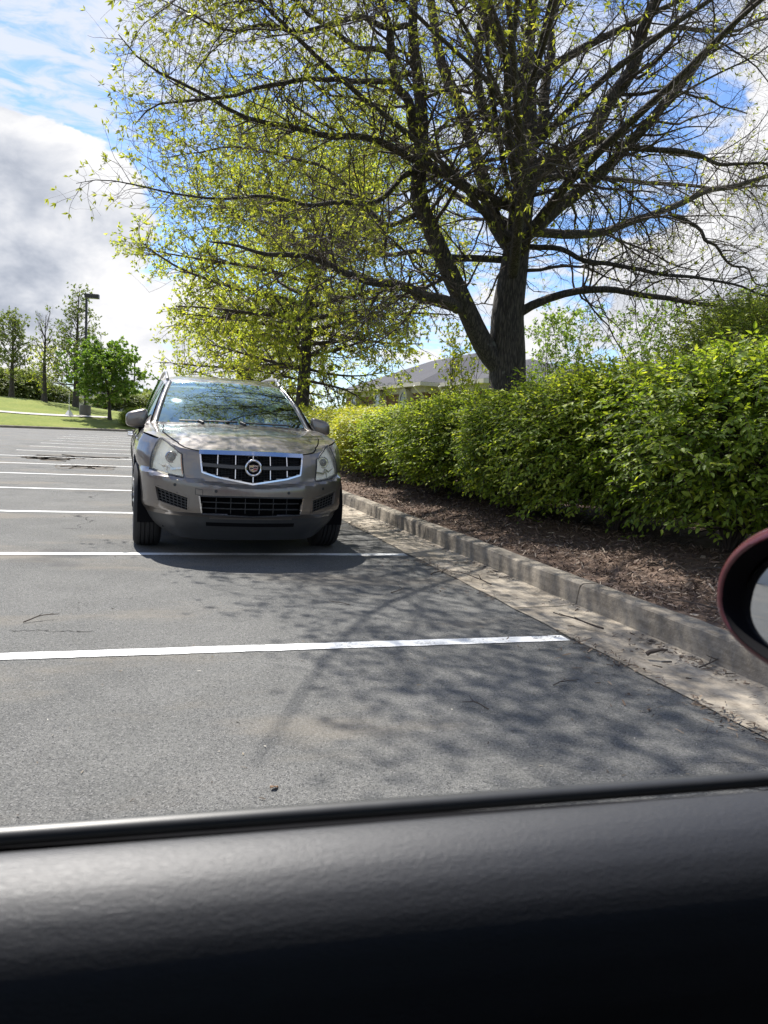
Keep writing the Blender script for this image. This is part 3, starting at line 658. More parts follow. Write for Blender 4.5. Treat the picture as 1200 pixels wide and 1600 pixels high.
# ---- hedge of burning-bush shrubs
def shrub_data(seed, rx, ry, H, n, leaf=0.062, per=9, tl=(0.22, 0.42)):
    rng = np.random.default_rng(seed)
    # lumpy dome
    lump = [(unit(rng.normal(0, 1, 3)), rng.uniform(-.10, .14)) for _ in range(14)]
    def rad(d):
        f = np.ones(len(d))
        for u, a in lump: f += a*np.exp(6*(d@u-1))
        return f
    d = unit(rng.normal(0, 1, (n, 3)) + np.array([0, 0, 0.15])); d[:, 2] = np.where(d[:, 2] < -0.80, -d[:, 2], d[:, 2])
    f = rad(d)*np.where(rng.random(n) < .07, rng.uniform(1.02, 1.16, n), rng.uniform(0.70, 1.03, n))
    # superellipsoid: fuller shoulders
    sup = (np.abs(d[:, 0])**2.6+np.abs(d[:, 1])**2.6+np.abs(d[:, 2])**2.6)**(-1/2.6)
    ctr = np.array([0, 0, H*0.54]); tip = ctr + d*(f*sup)[:, None]*np.array([rx, ry, H*0.47])
    tip[:, 2] = np.maximum(tip[:, 2], 0.05+rng.uniform(0, .20, n))
    L = rng.uniform(tl[0], tl[1], n)
    outw = d.copy(); outw[:, 2] = outw[:, 2]*0.55+0.05; outw = unit(outw + rng.normal(0, .28, (n, 3)))
    N = 5; P = np.empty((n, N, 3)); st = tip - outw*L[:, None]; q = st; dd = outw.copy(); P[:, 0] = st
    for i in range(1, N):
        dd = unit(dd + np.array([0, 0, -0.10]) + rng.normal(0, .05, (n, 3))); q = q+dd*(L/(N-1))[:, None]; P[:, i] = q
    Rr = np.repeat(np.linspace(0.003, 0.0012, N)[None], n, 0)
    leaves = []; Ts = []
    sprayt = rng.uniform(0.15, 0.75, n) + 0.12*d[:, 2]
    for k in range(per):
        t = (k//2+0.6)/((per+1)//2); t = np.full(n, min(t, .999)) + rng.uniform(-.06, .06, n)
        p, T = interp_poly(P, t); side = unit(np.cross(T, np.array([0, 0, 1.0])))*(1 if k % 2 else -1)
        ld = unit(side*(0.85 if k < per-1 else 0.0)+T*0.75 + rng.normal(0, .22, (n, 3)) + np.array([0, 0, -.12]))
        nr = unit(np.array([0, 0, 1.0]) + rng.normal(0, .42, (n, 3)) + d*0.35)
        sz = leaf*rng.uniform(.5, 1.25, n)*(1.05-.15*t)
        leaves.append(leaf_full(rng, p, ld, nr, sz)); Ts.append(np.repeat(np.clip(sprayt+rng.normal(0, .16, n)+0.12*t, 0, 1), 6))
    V, Q, _ = merge(leaves); Tt = np.concatenate(Ts)
    # stems rising from the root
    ns = 26; sp = np.empty((ns, 8, 3)); a = rng.uniform(0, 2*math.pi, ns); rr_ = rng.uniform(.25, .85, ns)
    for i in range(8):
        t = i/7; sp[:, i] = np.stack([np.cos(a)*rx*rr_*t**1.3, np.sin(a)*ry*rr_*t**1.3, -0.08+H*(0.92-.25*rr_)*t], 1)+rng.normal(0, .018, (ns, 3))
    sr = np.repeat(np.linspace(.014, .004, 8)[None], ns, 0)
    P1, R1 = spawn(rng, sp, sr, 9, (0.2, 1), (0.3, 0.8), (R(35), R(75)), 5, .15, 0.0, .6, 0, .003, .3)
    return merge([tubes(sp, sr, 5), tubes(P1, R1, 4), tubes(P, Rr, 3)]), (V, Q, Tt)
def shrub_proto(seed, *a, leafmat='hedge_leaf', name='hedge_shrub', **k):
    w, l = shrub_data(seed, *a, **k)
    root = empty(name)
    link('stems', np_mesh(name+'_stems', w[0], w[1]), MT['twig'], root)
    link('foliage', np_mesh(name+'_foliage', l[0], l[1], tint=l[2]), MT[leafmat], root)
    return root
protos = [shrub_proto(40+i, 1.22, 1.02, 1.62, 4200, leaf=.061) for i in range(3)] + [shrub_proto(43+i, 1.22, 1.02, 1.62, 2600, leaf=.068, leafmat='hedge_leaf_new_sunlit') for i in range(2)]
# (x, y, spin, size, height factor, label)
HEDGE = [
 (5.40, 4.0, 0.4, 1.0, 1.02, 'bright sunlit green shrub at the right edge, nearest the wing mirror'),
 (4.95, 5.6, 1.3, 1.05, 1.06, 'full dark green shrub behind the wing mirror with layered sprays, second from the right edge'),
 (4.72, 7.0, 2.6, 1.0, 1.02, 'dark green hedge shrub right of the oak trunk, with a bare twig at its foot'),
 (4.5, 8.35, 4.0, 1.0, .96, 'rounded green hedge shrub in front of the big oak trunk, leaning low over the mulch'),
 (4.55, 9.75, 5.2, .97, .92, 'mid green hedge shrub just left of the big oak trunk'),
 (4.55, 11.1, 0.9, .97, .92, 'green hedge shrub under the low left limb of the big oak'),
 (4.55, 12.5, 2.1, .97, .86, 'green hedge shrub in the run between the big oak and the building view'),
 (4.55, 13.9, 3.3, .95, .86, 'yellow green hedge shrub in front of the brick building'),
 (4.55, 15.3, 4.6, .95, .86, 'yellow green hedge shrub below the near eave of the brick building'),
 (4.55, 16.7, 5.6, .95, .86, 'bright hedge shrub below the far eave of the brick building'),
 (4.55, 18.1, 0.2, .95, .86, 'bright hedge shrub below the open sky left of the building'),
 (4.55, 19.6, 1.5, .95, .86, 'small looking yellow green hedge shrub right of the second oak trunk'),
 (4.55, 21.2, 2.7, .95, .86, 'yellow green hedge shrub at the foot of the second oak, beside the car mirror'),
]
used = set()
for i, (x, y, a, s, hz, lab) in enumerate(HEDGE):
    k = (i*2+1) % 3 if i else 0
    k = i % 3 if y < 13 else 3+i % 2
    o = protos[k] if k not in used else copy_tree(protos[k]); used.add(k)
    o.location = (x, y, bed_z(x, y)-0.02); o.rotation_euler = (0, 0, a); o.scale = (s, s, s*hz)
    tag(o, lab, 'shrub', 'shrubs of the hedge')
# second row behind, taller towards the right
tall = shrub_proto(60, 1.5, 1.45, 2.5, 5600, leafmat='bush_leaf', name='tall_shrub', leaf=0.055, per=9)
tall.location = (8.9, 9.6, 0.3); tall.scale = (1.1, 1.1, 1.2)
tag(tall, 'tall soft yellow green bush rising behind the hedge at the right edge', 'shrub', 'tall bushes behind the hedge')
t2 = copy_tree(tall); t2.location = (7.2, 7.2, 0.3); t2.rotation_euler = (0, 0, 2.2); t2.scale = (.80, .80, .80)
tag(t2, 'lower soft green bush behind the hedge, between the tall bush and the nearest shrubs', 'shrub', 'tall bushes behind the hedge')
t3 = copy_tree(tall); t3.location = (7.3, 10.2, 0.3); t3.rotation_euler = (0, 0, 4.0); t3.scale = (.78, .78, .72)
tag(t3, 'low soft green bush just right of the big oak trunk, behind the hedge', 'shrub', 'tall bushes behind the hedge')
t4 = copy_tree(tall); t4.location = (11.2, 11.2, 0.3); t4.rotation_euler = (0, 0, 5.0); t4.scale = (1.2, 1.2, 1.4)
tag(t4, 'tallest soft bush at the far right edge, behind all other bushes', 'shrub', 'tall bushes behind the hedge')
# young multi-stem trees in front of the building
YT = [((9.7, 23, .4), 3.7, .75, 31, 'young multi-stemmed tree with thin yellow leaves left of the big oak trunk', 'oak_leaf2'),
      ((12.4, 22, .4), 4.4, 1.3, 32, 'young multi-stemmed tree with pale green leaves just right of the big oak trunk', 'tree_leaf'),
      ((14.3, 20.5, .4), 4.6, 1.2, 33, 'upright young tree with fresh green leaves above the hedge, left of the tall bush', 'tree_leaf'),
      ((15.2, 18.2, .4), 4.2, 1.3, 34, 'young leafy tree at right showing above the tall bush', 'tree_leaf')]
for loc_, h_, r_, sd_, lab, lm in YT:
    dta = auto_tree(sd_, h_, r_, h_*0.55, 0.035, 14, 'round', 4.6, 5.0, 0.10, 5, 0.9, 0.06, (45, 65), stems=5, wid=.24)
    tree_obj('young_tree', loc_, dta, (MT['bark_far'], MT['twig'], MT[lm]), lab, 'tree', 'young trees by the building')

# ---- far left: trees on the lawn
def lz(x, y): return lawn_h(x, max(0.0, y-fy(x)-0.17))
def put_far(name, px, Y, h, cr, cz, tr, nl, st, sd_, lab, lm, ld, el, grp='trees on the far lawn', leaf=.19, d1=4.4, d2=4.4, stems=1, twig=True, wid=.26, grav=.02):
    x = at(px, 630, Y)[0]
    dta = auto_tree(sd_, h, cr, cz, tr, nl, st, d1, d2, leaf, 4, ld, grav, el, stems=stems, twig=twig, wid=wid)
    return tree_obj(name, (x, Y, lz(x, Y)-0.05), dta, (MT['bark_far'], MT['twig'], MT[lm]), lab, 'tree', grp)
put_far('shade_tree', 18, 75, 6.4, 2.5, 3.9, .24, 36, 'round', 71, 'round crowned tree on the lawn at the left edge, half leafed out', 'far_leaf', .75, (25, 60))
put_far('shade_tree', 70, 72, 7.2, 2.0, 4.6, .20, 22, 'round', 72, 'nearly bare thin tree on the lawn between the round tree and the tall pointed tree', 'far_leaf', .10, (45, 65))
put_far('shade_tree', 118, 72, 9.8, 3.9, 4.2, .26, 46, 'cone', 73, 'tall pointed tree with thin grey green leaves beside the lamp post', 'far_leaf', .50, (10, 50))
put_far('shade_tree', -30, 84, 7.4, 3.2, 4.4, .24, 24, 'round', 74, 'far tree cut by the left edge behind the round tree', 'far_leaf', .5, (25, 55))
put_far('shade_tree', 66, 78, 4.6, 1.9, 2.9, .12, 18, 'round', 75, 'low olive leafed small tree under the nearly bare tree', 'oak_leaf2', .6, (25, 55))
# leaning crabapple
x = at(166, 640, 60)[0]
dta = auto_tree(76, 4.6, 2.95, 3.05, 0.13, 34, 'round', 5.0, 4.6, 0.20, 6, 1.0, .01, (8, 48), wid=.3)
ct = tree_obj('crabapple_tree', (x+0.6, 60, lz(x, 60)-.05), dta, (MT['bark_far'], MT['twig'], MT['crab_leaf']), 'small dense green tree with a leaning dark trunk in front of the lamp post', 'tree')
ct.rotation_euler = (0.0, R(-9), 0.8); ct.scale = (1.12, 1.12, .93); ct.location.x -= .35
# shrubs and understorey along the back of the lawn
fs = shrub_proto(80, 1.5, 1.4, 2.0, 900, leafmat='far_leaf', name='far_shrub', leaf=0.16, per=7, tl=(.4, .7))
FS = [(0, 88, 2.2, 'green bush behind the round tree at the left edge'), (30, 90, 2.6, 'tall green bush behind the gap right of the round tree'), (50, 92, 1.8, 'green bush left of the nearly bare tree, on the back of the lawn'),
      (88, 92, 1.7, 'grey green bush between the bare tree and the tall pointed tree'), (165, 82, 1.0, 'low bush under the small dense tree, behind its trunk'),
      (200, 82, 1.3, 'olive bush right of the small dense tree'), (228, 84, 1.5, 'olive bush just left of the car roof'), (255, 90, 1.4, 'far bush behind the car windscreen pillar')]
for i, (px, Y, s, lab) in enumerate(FS):
    o = fs if i == 0 else copy_tree(fs)
    x = at(px, 625, Y)[0]; o.location = (x, Y, lz(x, Y)-.1); o.rotation_euler = (0, 0, i*1.3); o.scale = (s, s, s*0.8)
    tag(o, lab, 'shrub', 'bushes on the far lawn')
ks = copy_tree(protos[0]); ks.location = (0.30, 53.6, 0.1); ks.scale = (1.35, 1.35, 0.95); ks.rotation_euler = (0, 0, 3)
ks.location.y = fy(-.1)+2.0
ks.name = 'kerb_shrub'
tag(ks, 'dense round green shrub at the far kerb behind the car mirror', 'shrub')
# distant woodland closing the horizon, one mass nobody could count
rng = np.random.default_rng(90)
cl = []
az = np.concatenate([rng.uniform(R(-60), R(80), 2600)]); dist = rng.uniform(150, 190, len(az)); hh = 4.2+1.6*np.sin(az*17)+1.2*np.sin(az*41+1)
z = rng.uniform(0, 1, len(az))**0.8*hh
pos = np.stack([np.sin(az)*dist, np.cos(az)*dist, z], 1)
V, Q, T = leaf_quads(rng, pos, unit(rng.normal(0, 1, pos.shape)), 1.5, 9, 1.2, 0, .4)
tag(link('distant_woodland', np_mesh('distant_woodland', V, Q, tint=T), MT['far_leaf']), 'low line of woods along the horizon', None, None, 'stuff')

# ---- mulch chips, leaf litter and fallen twigs
def chips(name, n, sampler, L, W, stops, label, hz, flat=.5):
    rng = np.random.default_rng(len(name)); p = sampler(rng, n)
    a = rng.uniform(0, 2*math.pi, n); d = np.stack([np.cos(a), np.sin(a), rng.normal(0, flat, n)], 1); d = unit(d)
    w = unit(np.cross(d, np.array([0, 0, 1.0])+rng.normal(0, .4, (n, 3)))); l = rng.uniform(L[0], L[1], (n, 1)); ww = rng.uniform(W[0], W[1], (n, 1))
    p = p + np.array([0, 0, 1.0])*rng.uniform(hz[0], hz[1], (n, 1))
    c = np.cross(w, d)*l*.06
    V = np.stack([p-d*l-w*ww, p-d*l+w*ww, p+w*ww*1.1+c, p-w*ww*1.1+c, p+d*l+w*ww*.6, p+d*l-w*ww*.6], 1).reshape(-1, 3)
    i = np.arange(n)[:, None]*6; Q = np.concatenate([i+np.array([[0, 1, 2, 3]]), i+np.array([[3, 2, 4, 5]])])
    T = np.repeat(rng.random(n), 6)
    m, Tn, b = new_mat(name+'_chips')
    at_ = Tn.node('ShaderNodeAttribute', attribute_name='tint').outputs['Fac']
    Tn.put(b.inputs['Base Color'], Tn.ramp(at_, stops)); b.inputs['Roughness'].default_value = .85
    return tag(link(name, np_mesh(name, V, Q, tint=T), m), label, None, None, 'stuff')
def s_bed(rng, n):
    y = rng.uniform(0, 1, n)**1.6*22+2.2; x = 3.12+rng.beta(1.2, 2.0, n)*2.0
    return np.stack([x, y, [bed_z(a, b) for a, b in zip(x, y)]], 1)
chips('mulch', 26000, s_bed, (.010, .045), (.002, .006), [(0, (.04, .023, .015)), (.5, (.13, .082, .058)), (.85, (.26, .185, .135)), (1, (.46, .38, .29))], 'brown shredded bark mulch and dry litter under the hedge', (-.004, .02))
def s_gut(rng, n):
    y = rng.uniform(0, 1, n)**1.3*14+2.2; k = rng.random(n)
    x = np.where(k < .5, KERB_X-rng.exponential(.05, n)-.012, np.where(k < .8, GUT_X+rng.normal(0, .03, n), rng.uniform(2.0, 2.9, n)))
    clump = np.sin(y*2.3)+np.sin(y*5.1+x*3)+rng.normal(0, .5, n); ok = clump > .2
    x, y = x[ok], y[ok]
    return np.stack([x, y, np.where(x > GUT_X, .016, .003)], 1)
class _S: pass
def s_gut_n(rng, n):
    out = np.zeros((0, 3))
    while len(out) < n: out = np.concatenate([out, s_gut(rng, n)])
    return out[:n]
chips('gutter_litter', 2600, s_gut_n, (.006, .028), (.0012, .0045), [(0, (.035, .022, .014)), (.6, (.10, .065, .042)), (1, (.26, .20, .14))], 'dry brown leaf litter and bark bits along the gutter', (.001, .007), .15)
def s_lot(rng, n):
    x = rng.uniform(-4, 2.4, n); y = rng.uniform(0, 1, n)**1.7*16+1.6
    return np.stack([x, y, np.full(n, .001)], 1)
chips('lot_litter', 900, s_lot, (.003, .013), (.001, .003), [(0, (.03, .022, .016)), (.5, (.10, .075, .05)), (.8, (.2, .17, .12)), (1, (.45, .43, .38))], 'scattered crumbs of bark, grit and dry leaf on the asphalt', (.001, .005), .15)
def twig(x, y, z, L, a, r, seed, fork=True, lift=0.02, group='fallen twigs', label=None):
    rng = np.random.default_rng(seed); d = np.array([math.cos(a), math.sin(a), 0.0]); q = np.array([0, 0, 0.0]); ps = [q.copy()]; pc = []
    for i in range(7):
        d = unit(d+rng.normal(0, .18, 3)*np.array([1, 1, .35])); q = q+d*L/7; q[2] = max(r*.9, abs(q[2])*.8+rng.uniform(0, lift)*.3); ps.append(q.copy())
    m = MB().tube(ps, [r*(1-.08*i) for i in range(8)], 6)
    if fork:
        for k in (2, 4):
            e = unit(d+rng.normal(0, .7, 3)); e[2] = abs(e[2])*.5
            s_ = ps[k]; m.tube([s_, s_+e*L*.16, s_+e*L*.3+np.array([0, 0, .004])], [r*.6, r*.5, r*.3], 5)
    o = m.build('fallen_twig', MT['twig']); o.location = (x, y, z+r)
    return tag(o, label, 'twig', group)
TW = [(2.72, 4.05, .026, .34, 2.2, .007, 'forked dry twig leaning in the gutter below the kerb joint'),
      (2.79, 3.28, .024, .26, .5, .005, 'spiky bare twig standing in the gutter near the wing mirror'),
      (2.60, 5.4, .02, .45, 1.9, .006, 'long thin twig in the gutter just beyond the near painted line'),
      (2.3, 5.9, .003, .32, 1.0, .005, 'forked twig lying at the end of the second painted line'),
      (2.63, 3.5, .026, .12, -.3, .014, 'thick short broken stick in the gutter, near the end of the painted line'),
      (-.58, 4.62, .002, .20, .3, .004, 'thin dark twig on the open asphalt at left before the near painted line'),
      (3.35, 3.65, .2, .42, 2.3, .006, 'long pale stick lying on the mulch above the kerb near the mirror'),
      (3.9, 4.7, .27, .5, .2, .006, 'pale bent stick lying on the mulch at the foot of the shrubs'),
      (1.75, 5.25, .002, .2, .2, .004, 'small twig on the shaded asphalt between the two near painted lines'),
      (1.35, 4.9, .002, .16, 2.8, .003, 'tiny twig on the shaded asphalt left of the other small twig'),
      (1.9, 3.2, .002, .13, .1, .003, 'small forked twig on the asphalt just short of the near painted line'),
      (1.45, 2.95, .002, .12, 2.5, .003, 'thin brown twig in the tree shadow close to the door sill')]
for i, (x, y, z_, L, a, r, lab) in enumerate(TW): twig(x, y, z_, L, a, r, 100+i, r < .01, .03, 'fallen twigs', lab)
# dry leaf on the asphalt
m = MB(); n_ = 10
for i in range(n_):
    t = i/(n_-1); w_ = .018*math.sin(math.pi*min(1, t*.95+.03))**.7
    m.v += [(-.03+.06*t, -w_, .006+.012*math.sin(t*5)), (-.03+.06*t, 0, .004), (-.03+.06*t, w_, .010+.008*math.cos(t*4))]
m.f = [(3*i+k, 3*i+k+1, 3*i+k+4, 3*i+k+3) for i in range(n_-1) for k in (0, 1)]
o = m.build('dry_leaf', plain('dry_leaf', (.12, .07, .035), .8, var=.3), solid=.0006); o.scale = (.55,)*3; o.location = (.44, 2.40, .004); o.rotation_euler = (0, 0, .5)
tag(o, 'curled brown dry leaf on the asphalt close to the door sill', 'leaf')

# ------------------------------------------------------------------ brick building behind the hedge
def mat_brick():
    m, T, b = new_mat('red_brick')
    tc = T.node('ShaderNodeTexCoord').outputs['Object']
    sp = T.node('ShaderNodeSeparateXYZ'); T.put(sp.inputs[0], tc)
    cb = T.node('ShaderNodeCombineXYZ'); T.put(cb.inputs[0], T.m('ADD', sp.outputs[0], sp.outputs[1])); T.put(cb.inputs[1], sp.outputs[2])
    br = T.node('ShaderNodeTexBrick'); T.put(br.inputs['Vector'], cb.outputs[0]); br.inputs['Scale'].default_value = 1.0
    br.inputs['Brick Width'].default_value = .22; br.inputs['Row Height'].default_value = .075; br.inputs['Mortar Size'].default_value = .006
    br.inputs['Color1'].default_value = (.20, .085, .06, 1); br.inputs['Color2'].default_value = (.13, .055, .042, 1); br.inputs['Mortar'].default_value = (.30, .26, .23, 1)
    T.put(b.inputs['Base Color'], br.outputs[0]); b.inputs['Roughness'].default_value = .9
    return m
def mat_shingle():
    m, T, b = new_mat('roof_shingles')
    tc = T.node('ShaderNodeTexCoord').outputs['Object']
    n = T.noise(T.v('MULTIPLY', tc, (3, 3, 9)), 3, 5, .7); n2 = T.noise(tc, .5, 3)
    sp = T.node('ShaderNodeSeparateXYZ'); T.put(sp.inputs[0], tc)
    crs = T.m('LESS_THAN', T.m('FRACT', T.m('MULTIPLY', sp.outputs[2], 14.0)), .16)
    c = T.mix(T.m('ADD', T.m('MULTIPLY', n, .6), T.m('MULTIPLY', n2, .4)), (.060, .060, .066), (.13, .13, .142))
    T.put(b.inputs['Base Color'], T.mix(T.m('MULTIPLY', crs, .5), c, (.03, .03, .033))); b.inputs['Roughness'].default_value = 1.0; b.inputs['Specular IOR Level'].default_value = .08
    return m
MT['brick'] = mat_brick(); MT['shingle'] = mat_shingle()
MT['trim'] = plain('cream_trim', (.55, .53, .48), .6, var=.06)
MT['white'] = plain('white_paint', (.74, .73, .70), .5, var=.05)
MT['dark_glass'] = plain('window_glass', (.03, .035, .04), .08, spec=.8, var=.1)
def hip_roof(mb, x0, x1, y0, y1, ze, zr, inset):
    """hip roof with its ridge along the longer side and a fascia edge"""
    if (x1-x0) >= (y1-y0): a, b_ = (x0+inset, (y0+y1)/2, zr), (x1-inset, (y0+y1)/2, zr); fs = [(0, 1, 5, 4), (2, 3, 4, 5), (1, 2, 5), (3, 0, 4)]
    else: a, b_ = ((x0+x1)/2, y0+inset, zr), ((x0+x1)/2, y1-inset, zr); fs = [(0, 1, 4), (1, 2, 5, 4), (2, 3, 5), (3, 0, 4, 5)]
    return mb.add([(x0, y0, ze), (x1, y0, ze), (x1, y1, ze), (x0, y1, ze), a, b_], fs)
bl = empty('brick_building', (11.3, 38, 0))
tag(bl, 'low red brick building with grey hip roof and cream eaves seen over the hedge', 'building')
BX, BY = 11.3, 38.0
def L_(x, y, z): return (x-BX, y-BY, z)
w = MB(); w.box(L_(15.35, 38.2, 1.38), (7.6, 13.4, 2.84)); w.build('wall', MT['brick'], bl, False)
w = MB(); w.box(L_(15.6, 29.4, 1.38), (6.4, 4.2, 2.83)); w.build('wing_wall', MT['brick'], bl, False)
e = MB(); e.box(L_(15.35, 38.2, 2.87), (7.74, 13.54, .24)); e.build('frieze', MT['trim'], bl, False)
e = MB(); e.box(L_(15.6, 29.33, 2.87), (6.54, 4.2, .238)); e.build('wing_frieze', MT['trim'], bl, False)
g = MB(); g.box(L_(15.35, 38.2, 3.07), (8.5, 14.4, .16)); g.build('eaves', MT['trim'], bl, False)
g = MB(); g.box(L_(15.6, 29.0, 3.07), (7.3, 4.8, .157)); g.build('wing_eaves', MT['trim'], bl, False)
r_ = MB(); hip_roof(r_, 11.1-BX, 19.6-BX, 31.0-BY, 45.4-BY, 3.155, 4.95, 4.2); r_.build('roof', MT['shingle'], bl, False)
r_ = MB(); hip_roof(r_, 11.95-BX, 19.25-BX, 26.6-BY, 35-BY, 3.153, 4.35, 3.4); r_.build('wing_roof', MT['shingle'], bl, False)
for y in (42.0, 37.6, 33.6):
    wd = MB(); arch = [(-.55, 0)] + [(-.55*math.cos(t), 1.5+.55*math.sin(t)) for t in np.linspace(0, math.pi, 13)] + [(.55, 0)]
    n_ = len(arch); k = .74
    inn = [(a*k, .1+(b_-.1)*.88 if b_ > .2 else .1) for a, b_ in arch]
    yy = y-BY
    wd.add([(-.57-.0, yy+a, .95+b_) for a, b_ in arch]+[(-.57, yy+a, .95+b_) for a, b_ in inn]+[(.5, yy+a, .95+b_) for a, b_ in arch],
           [(i, i+1, n_+i+1, n_+i) for i in range(n_-1)]+[(0, n_, 2*n_-1, n_-1)]+[(i, i+1, 2*n_+i+1, 2*n_+i) for i in range(n_-1)])
    fr = wd.build('arched_window', MT['trim'], bl, False); fr.location = (.5, 0, 0)
    MB().add([(-.03, yy+a, .95+b_) for a, b_ in inn], [tuple(range(n_))]).build('pane', MT['dark_glass'], fr, False).location = (-.52, 0, 0)
for (x, y) in ((11.5, 31.7), (12.3, 30.9)):
    d_ = MB(); d_.tube([L_(x-.42, y, 3.0), L_(x-.3, y, 2.86), L_(x, y, 2.6), L_(x, y, .2)], .055, 8); d_.build('downspout', MT['white'], bl)
b2 = empty('brick_building', (-30, 26, 0)); tag(b2, 'tan brick building with white doors, seen only as the reflection in the wing mirror', 'building')
MB().box((0, 0, 2.3), (8, 40, 4.8)).build('wall', plain('tan_brick', (.34, .20, .12), .9, var=.2, scale=6), b2, False)
MB().box((0, 0, 4.85), (8.6, 40.6, .3)).build('parapet', MT['white'], b2, False)
for k in range(6): MB().box((4.02, -15+6*k, 1.2), (.12, 2.6, 2.4)).build('door', MT['white'], b2, False)
# ------------------------------------------------------------------ lamp posts, sign base, far house
MT['bronze'] = plain('dark_bronze', (.030, .028, .026), .45, .3)
def lamp_post(px, Y, h, label, base=True, arm=1, hs=1.0):
    x = at(px, 640, Y)[0]; z = lz(x, Y)
    root = empty('lamp_post', (x, Y, z)); tag(root, label, 'lamp post', 'parking lot lamps')
    if base: MB().lathe([(0, .0), (0, .40), (.78, .40), (.82, .37), (.82, 0)], (0, 0, -.1), 'Z', 24).build('base', MT['conc_base'], root)
    MB().box((0, 0, h/2+.35), (.15, .15, h-.7), bev=.012).build('pole', MT['bronze'], root)
    MB().box((0, 0, .76), (.30, .30, .05), bev=.01).build('base_plate', MT['bronze'], root)
    hd = MB().box((arm*.38*hs, 0, h+.10), (.98*hs, .46*hs, .30*hs), bev=.02).build('lamp_head', MT['bronze'], root)
    MB().box((arm*.38*hs, 0, h+.094-.15*hs), (.80*hs, .36*hs, .02)).build('lens', MT['lens'], hd)
    return root
MT['conc_base'] = plain('cast_concrete_base', (.12, .115, .105), .9, var=.25, scale=8)
MT['lens'] = plain('lamp_lens', (.5, .5, .48), .3)
lamp_post(133, 62, 8.45, 'tall dark square lamp post with a box head above the small dense tree').rotation_euler = (0, 0, -.15)
lamp_post(209, 95, 6.2, 'short looking far lamp post right of the small dense tree', False, 1, .65).rotation_euler = (0, 0, .2)
x = at(108, 645, 60)[0]
fl = empty('flag_stand', (x, 60, lz(x, 60))); tag(fl, 'small white pyramid base with a thin pole standing on the lawn', 'stand')
MB().lathe([(-.06, .34), (0, .34), (.04, .31), (.36, .12), (.40, .10), (.40, 0)], (0, 0, 0), 'Z', 4).build('base', MT['white'], fl, False)
MB().tube([(0, 0, .38), (0, 0, 1.6)], .022, 8).build('pole', MT['white'], fl)
fh = empty('far_house', (-4.2, 104, .9)); tag(fh, 'far house with a grey gable roof behind the lamp post base', 'house')
MB().box((0, 0, .6), (7, 5, 2.4)).build('wall', MT['trim'], fh, False)
MB().add([(-3.9, -3, 1.75), (3.9, -3, 1.75), (3.9, 3, 1.75), (-3.9, 3, 1.75), (-2.2, 0, 3.6), (2.6, 0, 3.6)], [(0, 1, 5, 4), (1, 2, 5), (2, 3, 4, 5), (3, 0, 4), (3, 2, 1, 0)]).build('roof', MT['shingle'], fh, False)

# ------------------------------------------------------------------ the parked SUV
def mat_paint(name, col, metal=.65, rough=.32, flake=.35, dust=.25, dustcol=(.30, .28, .25), coat=.9, spec=.5):
    m, T, b = new_mat(name)
    tc = T.node('ShaderNodeTexCoord').outputs['Object']
    fl_ = T.noise(tc, 900, 1); n = T.noise(tc, 3.5, 5, .65)
    c = T.mix(T.m('MULTIPLY', fl_, flake), col, tuple(min(1, x*1.7) for x in col))
    d_ = T.m('MULTIPLY', T.step(n, .35, .8), dust)
    T.put(b.inputs['Base Color'], T.mix(d_, c, dustcol)); b.inputs['Metallic'].default_value = metal
    T.put(b.inputs['Roughness'], T.m('ADD', rough, T.m('MULTIPLY', d_, .6)))
    b.inputs['Coat Weight'].default_value = coat; b.inputs['Specular IOR Level'].default_value = spec
    T.put(b.inputs['Coat Roughness'], T.m('ADD', .03, T.m('MULTIPLY', d_, .35)))
    return m
MT['paint'] = mat_paint('mocha_metallic_paint', (.150, .132, .116))
MT['plastic'] = plain('dark_plastic', (.022, .023, .024), .55, var=.2, scale=60, bump=.1)
MT['valance'] = plain('lower_bumper_plastic', (.034, .036, .038), .5, var=.25, scale=12)
MT['chrome'] = plain('chrome', (.66, .66, .68), .14, 1.0, var=.03)
MT['rubber'] = plain('tyre_rubber', (.018, .018, .019), .85, var=.25, scale=20, bump=.2)
MT['alloy'] = plain('alloy', (.45, .45, .46), .3, .9)
MT['black'] = plain('black_void', (.006, .006, .007), .9, spec=.05)
MT['cabin'] = plain('cabin_trim', (.035, .032, .030), .8, var=.2)
MT['seat'] = plain('seat_leather', (.07, .06, .05), .6, var=.15)
MT['amber'] = plain('amber_reflector', (.50, .16, .05), .25)
MT['reflector'] = plain('lamp_reflector', (.92, .90, .82), .3, .0)
MT['crest_gold'] = plain('crest_gold', (.60, .45, .16), .3, .8)
MT['crest_red'] = plain('crest_red', (.30, .03, .04), .4)
def mat_glass(name, tint, refl=.10, rough=.015, alpha=.75, rcol=(.82, 1.0, .97)):
    """tinted pane: partly see-through, with a mirror-like reflection that grows at glancing angles"""
    m, T, b = new_mat(name); T.n.remove(b); out = T.n['Material Output']
    tr = T.node('ShaderNodeBsdfTransparent'); T.put(tr.inputs[0], (*tint, 1))
    gl = T.node('ShaderNodeBsdfGlossy'); gl.inputs['Roughness'].default_value = rough; T.put(gl.inputs[0], (*rcol, 1))
    lw = T.node('ShaderNodeFresnel'); lw.inputs[0].default_value = 1.5
    f = T.m('ADD', refl, T.m('MULTIPLY', lw.outputs[0], 1.4), clamp=True)
    mx = T.node('ShaderNodeMixShader'); T.put(mx.inputs[0], f)
    T.l.new(tr.outputs[0], mx.inputs[1]); T.l.new(gl.outputs[0], mx.inputs[2]); T.l.new(mx.outputs[0], out.inputs[0])
    return m
MT['windscreen'] = mat_glass('windscreen_glass', (.40, .52, .48), .34, .02, .75, (.78, 1.0, .93))
MT['lampglass'] = None
